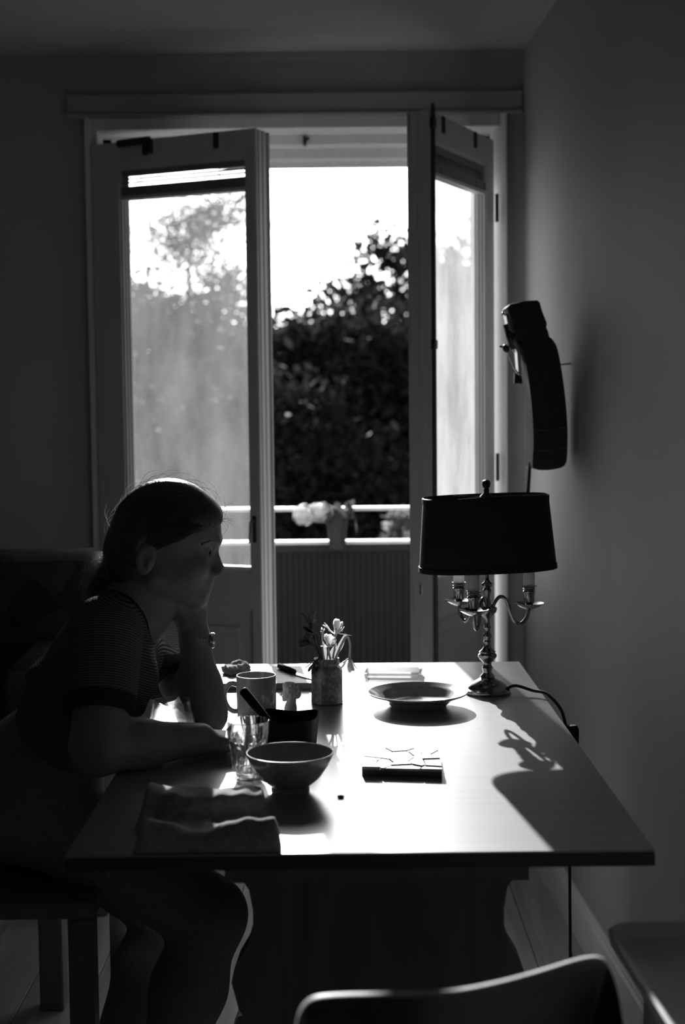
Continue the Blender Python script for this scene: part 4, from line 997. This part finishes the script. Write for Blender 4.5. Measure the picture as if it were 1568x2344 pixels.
V, Q = body.mesh(); numpy_mesh('body', V, Q, m_skin, pr); del body
# --- t-shirt: torso and sleeves, cut at neckline, hem and cuffs; fine stripes run round body and sleeves
def shirt_material():
    m = mat('striped_jersey', .10, .9, .15); t = m.node_tree; p = t.nodes['Principled BSDF']; L = t.links.new
    at_ = t.nodes.new('ShaderNodeAttribute'); at_.attribute_name = 'stripe'
    sn = t.nodes.new('ShaderNodeMath'); sn.operation = 'SINE'; mu = t.nodes.new('ShaderNodeMath'); mu.operation = 'MULTIPLY'; mu.inputs[1].default_value = 2 * math.pi / .0040
    mr_ = t.nodes.new('ShaderNodeMapRange'); mr_.inputs[1].default_value = -.3; mr_.inputs[2].default_value = .3; mr_.inputs[3].default_value = .045; mr_.inputs[4].default_value = .20
    gt = t.nodes.new('ShaderNodeMath'); gt.operation = 'GREATER_THAN'; gt.inputs[1].default_value = 0.0
    mx = t.nodes.new('ShaderNodeMix'); mx.data_type = 'FLOAT'; mx.inputs[2].default_value = .035
    L(at_.outputs['Fac'], mu.inputs[0]); L(mu.outputs[0], sn.inputs[0]); L(sn.outputs[0], mr_.inputs[0]); L(at_.outputs['Fac'], gt.inputs[0])
    L(gt.outputs[0], mx.inputs[0]); L(mr_.outputs[0], mx.inputs[3]); L(mx.outputs[0], p.inputs['Base Color']); return m
SHG = .0075
sv = Vol((-.90, 2.06, .60), (-.20, 2.80, 1.08), .0034)
torso(sv, SHG); uparm(sv, 'n', SHG + .004, .68); uparm(sv, 'f', SHG + .004, .68)
for (px, py, r) in ((100, 1532, .016), (84, 1592, .013), (118, 1560, .012)): sv.cone(H(px, py, -.07), H(px, py, .07), r, r, .02)
sv.cone(H(300, 1425, -.12), H(330, 1600, -.085), .018, .012, .02)
nkn = np.cross(NK1 - NK0, [0, 1, 0]); nkn /= np.linalg.norm(nkn)
if nkn[2] < 0: nkn = -nkn
hemp, hemn = H(138, 1708), H(150, 1690) - H(205, 1590); hemn /= np.linalg.norm(hemn)
def pl_(c, n_): return lambda X, Y, Z: (X - c[0]) * n_[0] + (Y - c[1]) * n_[1] + (Z - c[2]) * n_[2]
NA, NB = H(352, 1290), H(326, 1378)
sv.cut(lambda X, Y, Z: -seg_d(X, Y, Z, NA, NB, .056, .058)); sv.cut(pl_(hemp, hemn))
armn = (E_N - S_N) / np.linalg.norm(E_N - S_N); armf = (E_F - S_F) / np.linalg.norm(E_F - S_F)
CN, CF = S_N + (E_N - S_N) * .70, S_F + (E_F - S_F) * .66
for (c, n_, a, b) in ((CN, armn, S_N, E_N), (CF, armf, S_F, E_F)):
    # a cuff is cut square to the sleeve, only near that arm
    X = sv.lo[0] + sv.h * np.arange(sv.n[0])[:, None, None]; Y = sv.lo[1] + sv.h * np.arange(sv.n[1])[None, :, None]; Z = sv.lo[2] + sv.h * np.arange(sv.n[2])[None, None, :]
    pn = pl_(c, n_)(X, Y, Z); near = seg_d(X, Y, Z, c, c + n_ * .12, .075, .075) < 0
    sv.a = np.where(near, np.maximum(sv.a, pn), sv.a).astype(np.float32)
V, Q = sv.mesh(); del sv
x, y, z = V[:, 0], V[:, 1], V[:, 2]
def sd(a, b, ra, rb): return seg_d(x, y, z, np.array(a), np.array(b), ra, rb)
dn, df = sd(S_N + (E_N - S_N) * .12, E_N, .058, .050), sd(S_F + (E_F - S_F) * .12, E_F, .058, .050)
tax = H(130, 1720) - H(270, 1430); tax /= np.linalg.norm(tax)
st = (V - H(270, 1380)) @ tax + 1.0 + .10 * np.abs(y - HY)
st = np.where((dn < .016) & (y < HY - .07), (V - S_N) @ armn + 2.0, st); st = np.where((df < .020) & (y > HY + .06), (V - S_F) @ armf + 3.0, st)
cuff = (((V - CN) @ armn > -.026) & (dn < .02) & (y < HY - .05)) | (((V - CF) @ armf > -.022) & (df < .02) & (y > HY)) | (seg_d(x, y, z, NA, NB, .056, .058) < .013)
numpy_mesh('t_shirt', V, Q, shirt_material(), pr, attr=np.where(cuff, -1.0, st))
# --- jeans
jv = Vol((-.92, 2.06, .06), (-.08, 2.80, .92), .0042)
legs(jv, .008); jv.cone(H(85, 1775), H(150, 1675), .105, .085, .03, 1.5)
jv.cut(pl_(H(165, 1672), -(tax)))
jv.cut(lambda X, Y, Z: (.115 - Z) + 0 * X + 0 * Y)
V, Q = jv.mesh(); del jv; numpy_mesh('jeans', V, Q, m_jeans, pr)
# --- hair: cap swept back from the forehead over the ears to a low knot
hv = Vol((H(180, 0)[0], HY - .10, H(0, 1420)[2]), (H(560, 0)[0], HY + .10, 1.20), .0028)
hv.ell(H(385, 1207), (.0925, .0775, .0840), .01); hv.ell(H(330, 1235), (.052, .074, .072), .02); hv.cone(H(305, 1270), H(300, 1345), .050, .034, .03, 1.15)
hv.ell(H(455, 1196), (.040, .058, .040), .02, .35)
LN = [(560, 1170), (508, 1192), (470, 1206), (430, 1222), (395, 1234), (362, 1243), (338, 1252), (326, 1290), (318, 1330), (296, 1362), (240, 1375)]
lx = np.array([H(a, b)[0] for a, b in LN])[::-1]; lz = np.array([H(a, b)[2] for a, b in LN])[::-1]
def hairline(X, Y, Z): return (np.interp(X, lx, lz) - Z) * .8 - .10 * np.maximum(0, .06 - np.abs(Y - HY)) * (X > lx[5]) + 0 * Y
hl = hairline(*[hv.lo[k] + hv.h * np.arange(hv.n[k]).reshape([-1 if j == k else 1 for j in range(3)]) for k in range(3)])
hv.a = np.maximum(hv.a + .0085 * np.clip(1 + hl / .022, 0, 1) ** 2, hl).astype(np.float32)
V, Q = hv.mesh(); del hv
hr = numpy_mesh('hair', V, Q, m_hair, pr)
kv = Vol((H(170, 0)[0], HY - .06, H(0, 1420)[2]), (H(300, 0)[0], HY + .06, H(0, 1230)[2]), .0025)
kv.ell(H(250, 1300), (.014, .018, .019), .01, .3); kv.ell(H(240, 1320), (.010, .014, .015), .012, .3); kv.cone(H(270, 1290), H(250, 1296), .016, .016, .01)
V, Q = kv.mesh(); numpy_mesh('hair_knot', V, Q, m_hair, pr)
def strands(paths, r): 
    V, F = [], []
    for P in paths:
        n = len(P); P = np.array(P); T = np.gradient(P, axis=0); T /= np.linalg.norm(T, axis=1)[:, None] + 1e-9
        N = np.cross(T, [.31, .62, .72]); N /= np.linalg.norm(N, axis=1)[:, None] + 1e-9; B = np.cross(T, N); b0 = len(V)
        rr_ = r * np.minimum(1, np.linspace(1.6, .5, n))
        for i in range(n):
            for k in range(3):
                a = 2.094 * k; V.append(P[i] + (N[i] * math.cos(a) + B[i] * math.sin(a)) * rr_[i])
        for i in range(n - 1):
            for k in range(3): F.append((b0 + 3 * i + k, b0 + 3 * i + (k + 1) % 3, b0 + 3 * i + 3 + (k + 1) % 3, b0 + 3 * i + 3 + k))
    return np.array(V), np.array(F)
paths = []; cc_ = H(385, 1207); sr = np.array([.0932, .0782, .0847])
e_ = (H(268, 1285) - cc_) / sr; e_ /= np.linalg.norm(e_)
for q in range(1100):
    az = rng.uniform(-1.45, 1.45); s0 = np.array([math.cos(az) * .86, math.sin(az), .30 + .30 * math.cos(az) * rng.uniform(.2, 1.2)]); s0 += rng.normal(size=3) * .06; s0 /= np.linalg.norm(s0)
    om = math.acos(np.clip(s0 @ e_, -1, 1)); lift = rng.gamma(1.2, .008); P = []; ph = rng.uniform(0, 6)
    for t in np.linspace(rng.uniform(0, .25), rng.uniform(.6, 1.0), 12):
        d = (math.sin((1 - t) * om) * s0 + math.sin(t * om) * e_) / math.sin(om); P.append(cc_ + d * sr * (1.0 + lift * math.sin(3.1 * t) + .004 * math.sin(7 * t + ph)))
    P = [p_ for p_ in P if hairline(p_[0], p_[1], p_[2]) < .002]
    if len(P) > 3: paths.append(P)
V, F = strands(paths, .00032); numpy_mesh('hair_strands', V, F, m_strand, pr)['kind'] = 'stuff'
paths = []
for q in range(46):                                           # fly-away hairs round the outline
    ang = rng.uniform(-.25, 3.3); r0 = cc_ + np.array([math.cos(ang) * .094, rng.normal() * .025, math.sin(ang) * .086]); tg = np.array([-math.sin(ang), 0, math.cos(ang)]) * rng.choice([-1, 1]); nn = np.array([math.cos(ang), 0, math.sin(ang)])
    L_ = rng.uniform(.015, .045); b_3 = rng.uniform(.15, .5)
    paths.append([r0 + tg * L_ * t + nn * (L_ * b_3 * .55 * math.sin(math.pi * t * .85) - .002) + np.array([0, .004 * math.sin(5 * t), 0]) for t in np.linspace(0, 1, 9)])
for q in range(14):                                           # wisps at the forehead
    r0 = H(rng.uniform(480, 508), rng.uniform(1165, 1200), rng.normal() * .02); dv_ = np.array([.022 * rng.uniform(.5, 1.5), 0, -.010 * rng.uniform(-.6, 1.6)])
    paths.append([r0 + dv_ * t + np.array([0, 0, .008 * math.sin(2.6 * t)]) for t in np.linspace(0, 1, 8)])
for q in range(760):                                          # loose curls of the knot
    r0 = H(rng.uniform(250, 268), rng.uniform(1268, 1318), rng.normal() * .020 + .004); a = rng.uniform(.5, 1.0); Lk = rng.uniform(.02, .055); ph = rng.uniform(0, 6.3); am = rng.uniform(.002, .006)
    dv_ = np.array([-1, rng.normal() * .35, rng.normal() * .5 - .25]); dv_ /= np.linalg.norm(dv_)
    paths.append([r0 + dv_ * Lk * t + np.array([am * math.sin(9 * t + ph) - .0, am * math.cos(8 * t + ph), -.035 * a * t * t + am * math.sin(11 * t + 2 * ph)]) for t in np.linspace(0, 1, 12)])
for q in range(170):                                           # ends falling to the collar
    r0 = H(rng.uniform(222, 250), rng.uniform(1310, 1335), rng.normal() * .014); ph = rng.uniform(0, 6.3); end = H(rng.uniform(196, 232), rng.uniform(1345, 1385), rng.normal() * .03)
    paths.append([r0 + (end - r0) * t + np.array([.004 * math.sin(9 * t + ph), 0, .004 * math.cos(7 * t + ph)]) * t for t in np.linspace(0, 1, 10)])
V, F = strands(paths, .00036); numpy_mesh('loose_hair', V, F, mat('backlit_hair_strand', .50, .3, .6, noise=.3, scale=40, trans=.55), pr)['kind'] = 'stuff'  # same hair made paler: backlight glow put into the strand colour
for s_ in (-1, 1):                                            # eyes and brows
    ec = H(473, 1261, s_ * .0315)
    G().lathe((0, 0, 0), [(.0, -.0112), (.006, -.0095), (.0105, -.004), (.0112, 0), (.0105, .004), (.0065, .0091), (.0, .0112)], 20).xf(Matrix.Translation(Vector(ec)) @ Vector((.93, s_ * .32, -.15)).to_track_quat('Z', 'Y').to_matrix().to_4x4()).build('eye', mat('eye_white', .5, .15, .5, noise=.05, scale=50), pr, smooth=True)
    ic = ec + np.array([.93, s_ * .32, -.15]) / 1.0 * .0094
    G().lathe((0, 0, 0), [(.0, .0021), (.003, .0019), (.0055, .0006), (.0055, -.001), (.0, -.001)], 16).xf(Matrix.Translation(Vector(ic)) @ Vector((.93, s_ * .32, -.15)).to_track_quat('Z', 'Y').to_matrix().to_4x4()).build('iris', mat('iris', .03, .15, .5, noise=.2, scale=90), pr, smooth=True)
    G().tube(spline([H(497, 1237, s_ * .012), H(494, 1233, s_ * .026), H(482, 1233, s_ * .042), H(468, 1240, s_ * .052)], 5), [.0022, .003, .0034, .0036, .0038, .0038, .0038, .0036, .0034, .0032, .003, .0028, .0024, .002, .0016, .0012], 7).build('eyebrow', m_hair, pr, smooth=True)
# --- wristwatch on the far wrist
axw = (W_F - E_F) / np.linalg.norm(W_F - E_F); axw = axw + np.array([.12, 0, 0]); axw /= np.linalg.norm(axw); wc = A_(449, 1465, 2.4445)
u1_ = np.cross(axw, [0, 1, 0]); u1_ /= np.linalg.norm(u1_); u2_ = np.cross(axw, u1_)
if u1_[0] < 0: u1_ = -u1_
wt = None
caseg = G().lathe((0, 0, 0), [(.0, 0), (.0115, 0), (.0135, .002), (.0135, .006), (.0115, .0082), (.0, .0085)], 28).xf(Matrix.Translation(Vector(wc + u1_ * .0245)) @ Vector(u1_).to_track_quat('Z', 'Y').to_matrix().to_4x4())
wt = caseg.build('wristwatch', m_steel, pr, smooth='auto')
lk = mat('watch_link', .35, .3, .5, metal=1.0, noise=.1, scale=40)
for k in range(26):
    a = math.radians(28 + k * 304 / 25); c = wc + (u1_ * math.cos(a) + u2_ * math.sin(a)) * .0262; rd = u1_ * math.cos(a) + u2_ * math.sin(a); tn = np.cross(axw, rd)
    M = Matrix(((tn[0], axw[0], rd[0], c[0]), (tn[1], axw[1], rd[1], c[1]), (tn[2], axw[2], rd[2], c[2]), (0, 0, 0, 1)))
    G().box((-.0026, -.0062, -.0012), (.0026, .0062, .0012), .0005).xf(M).build('link', lk, wt)
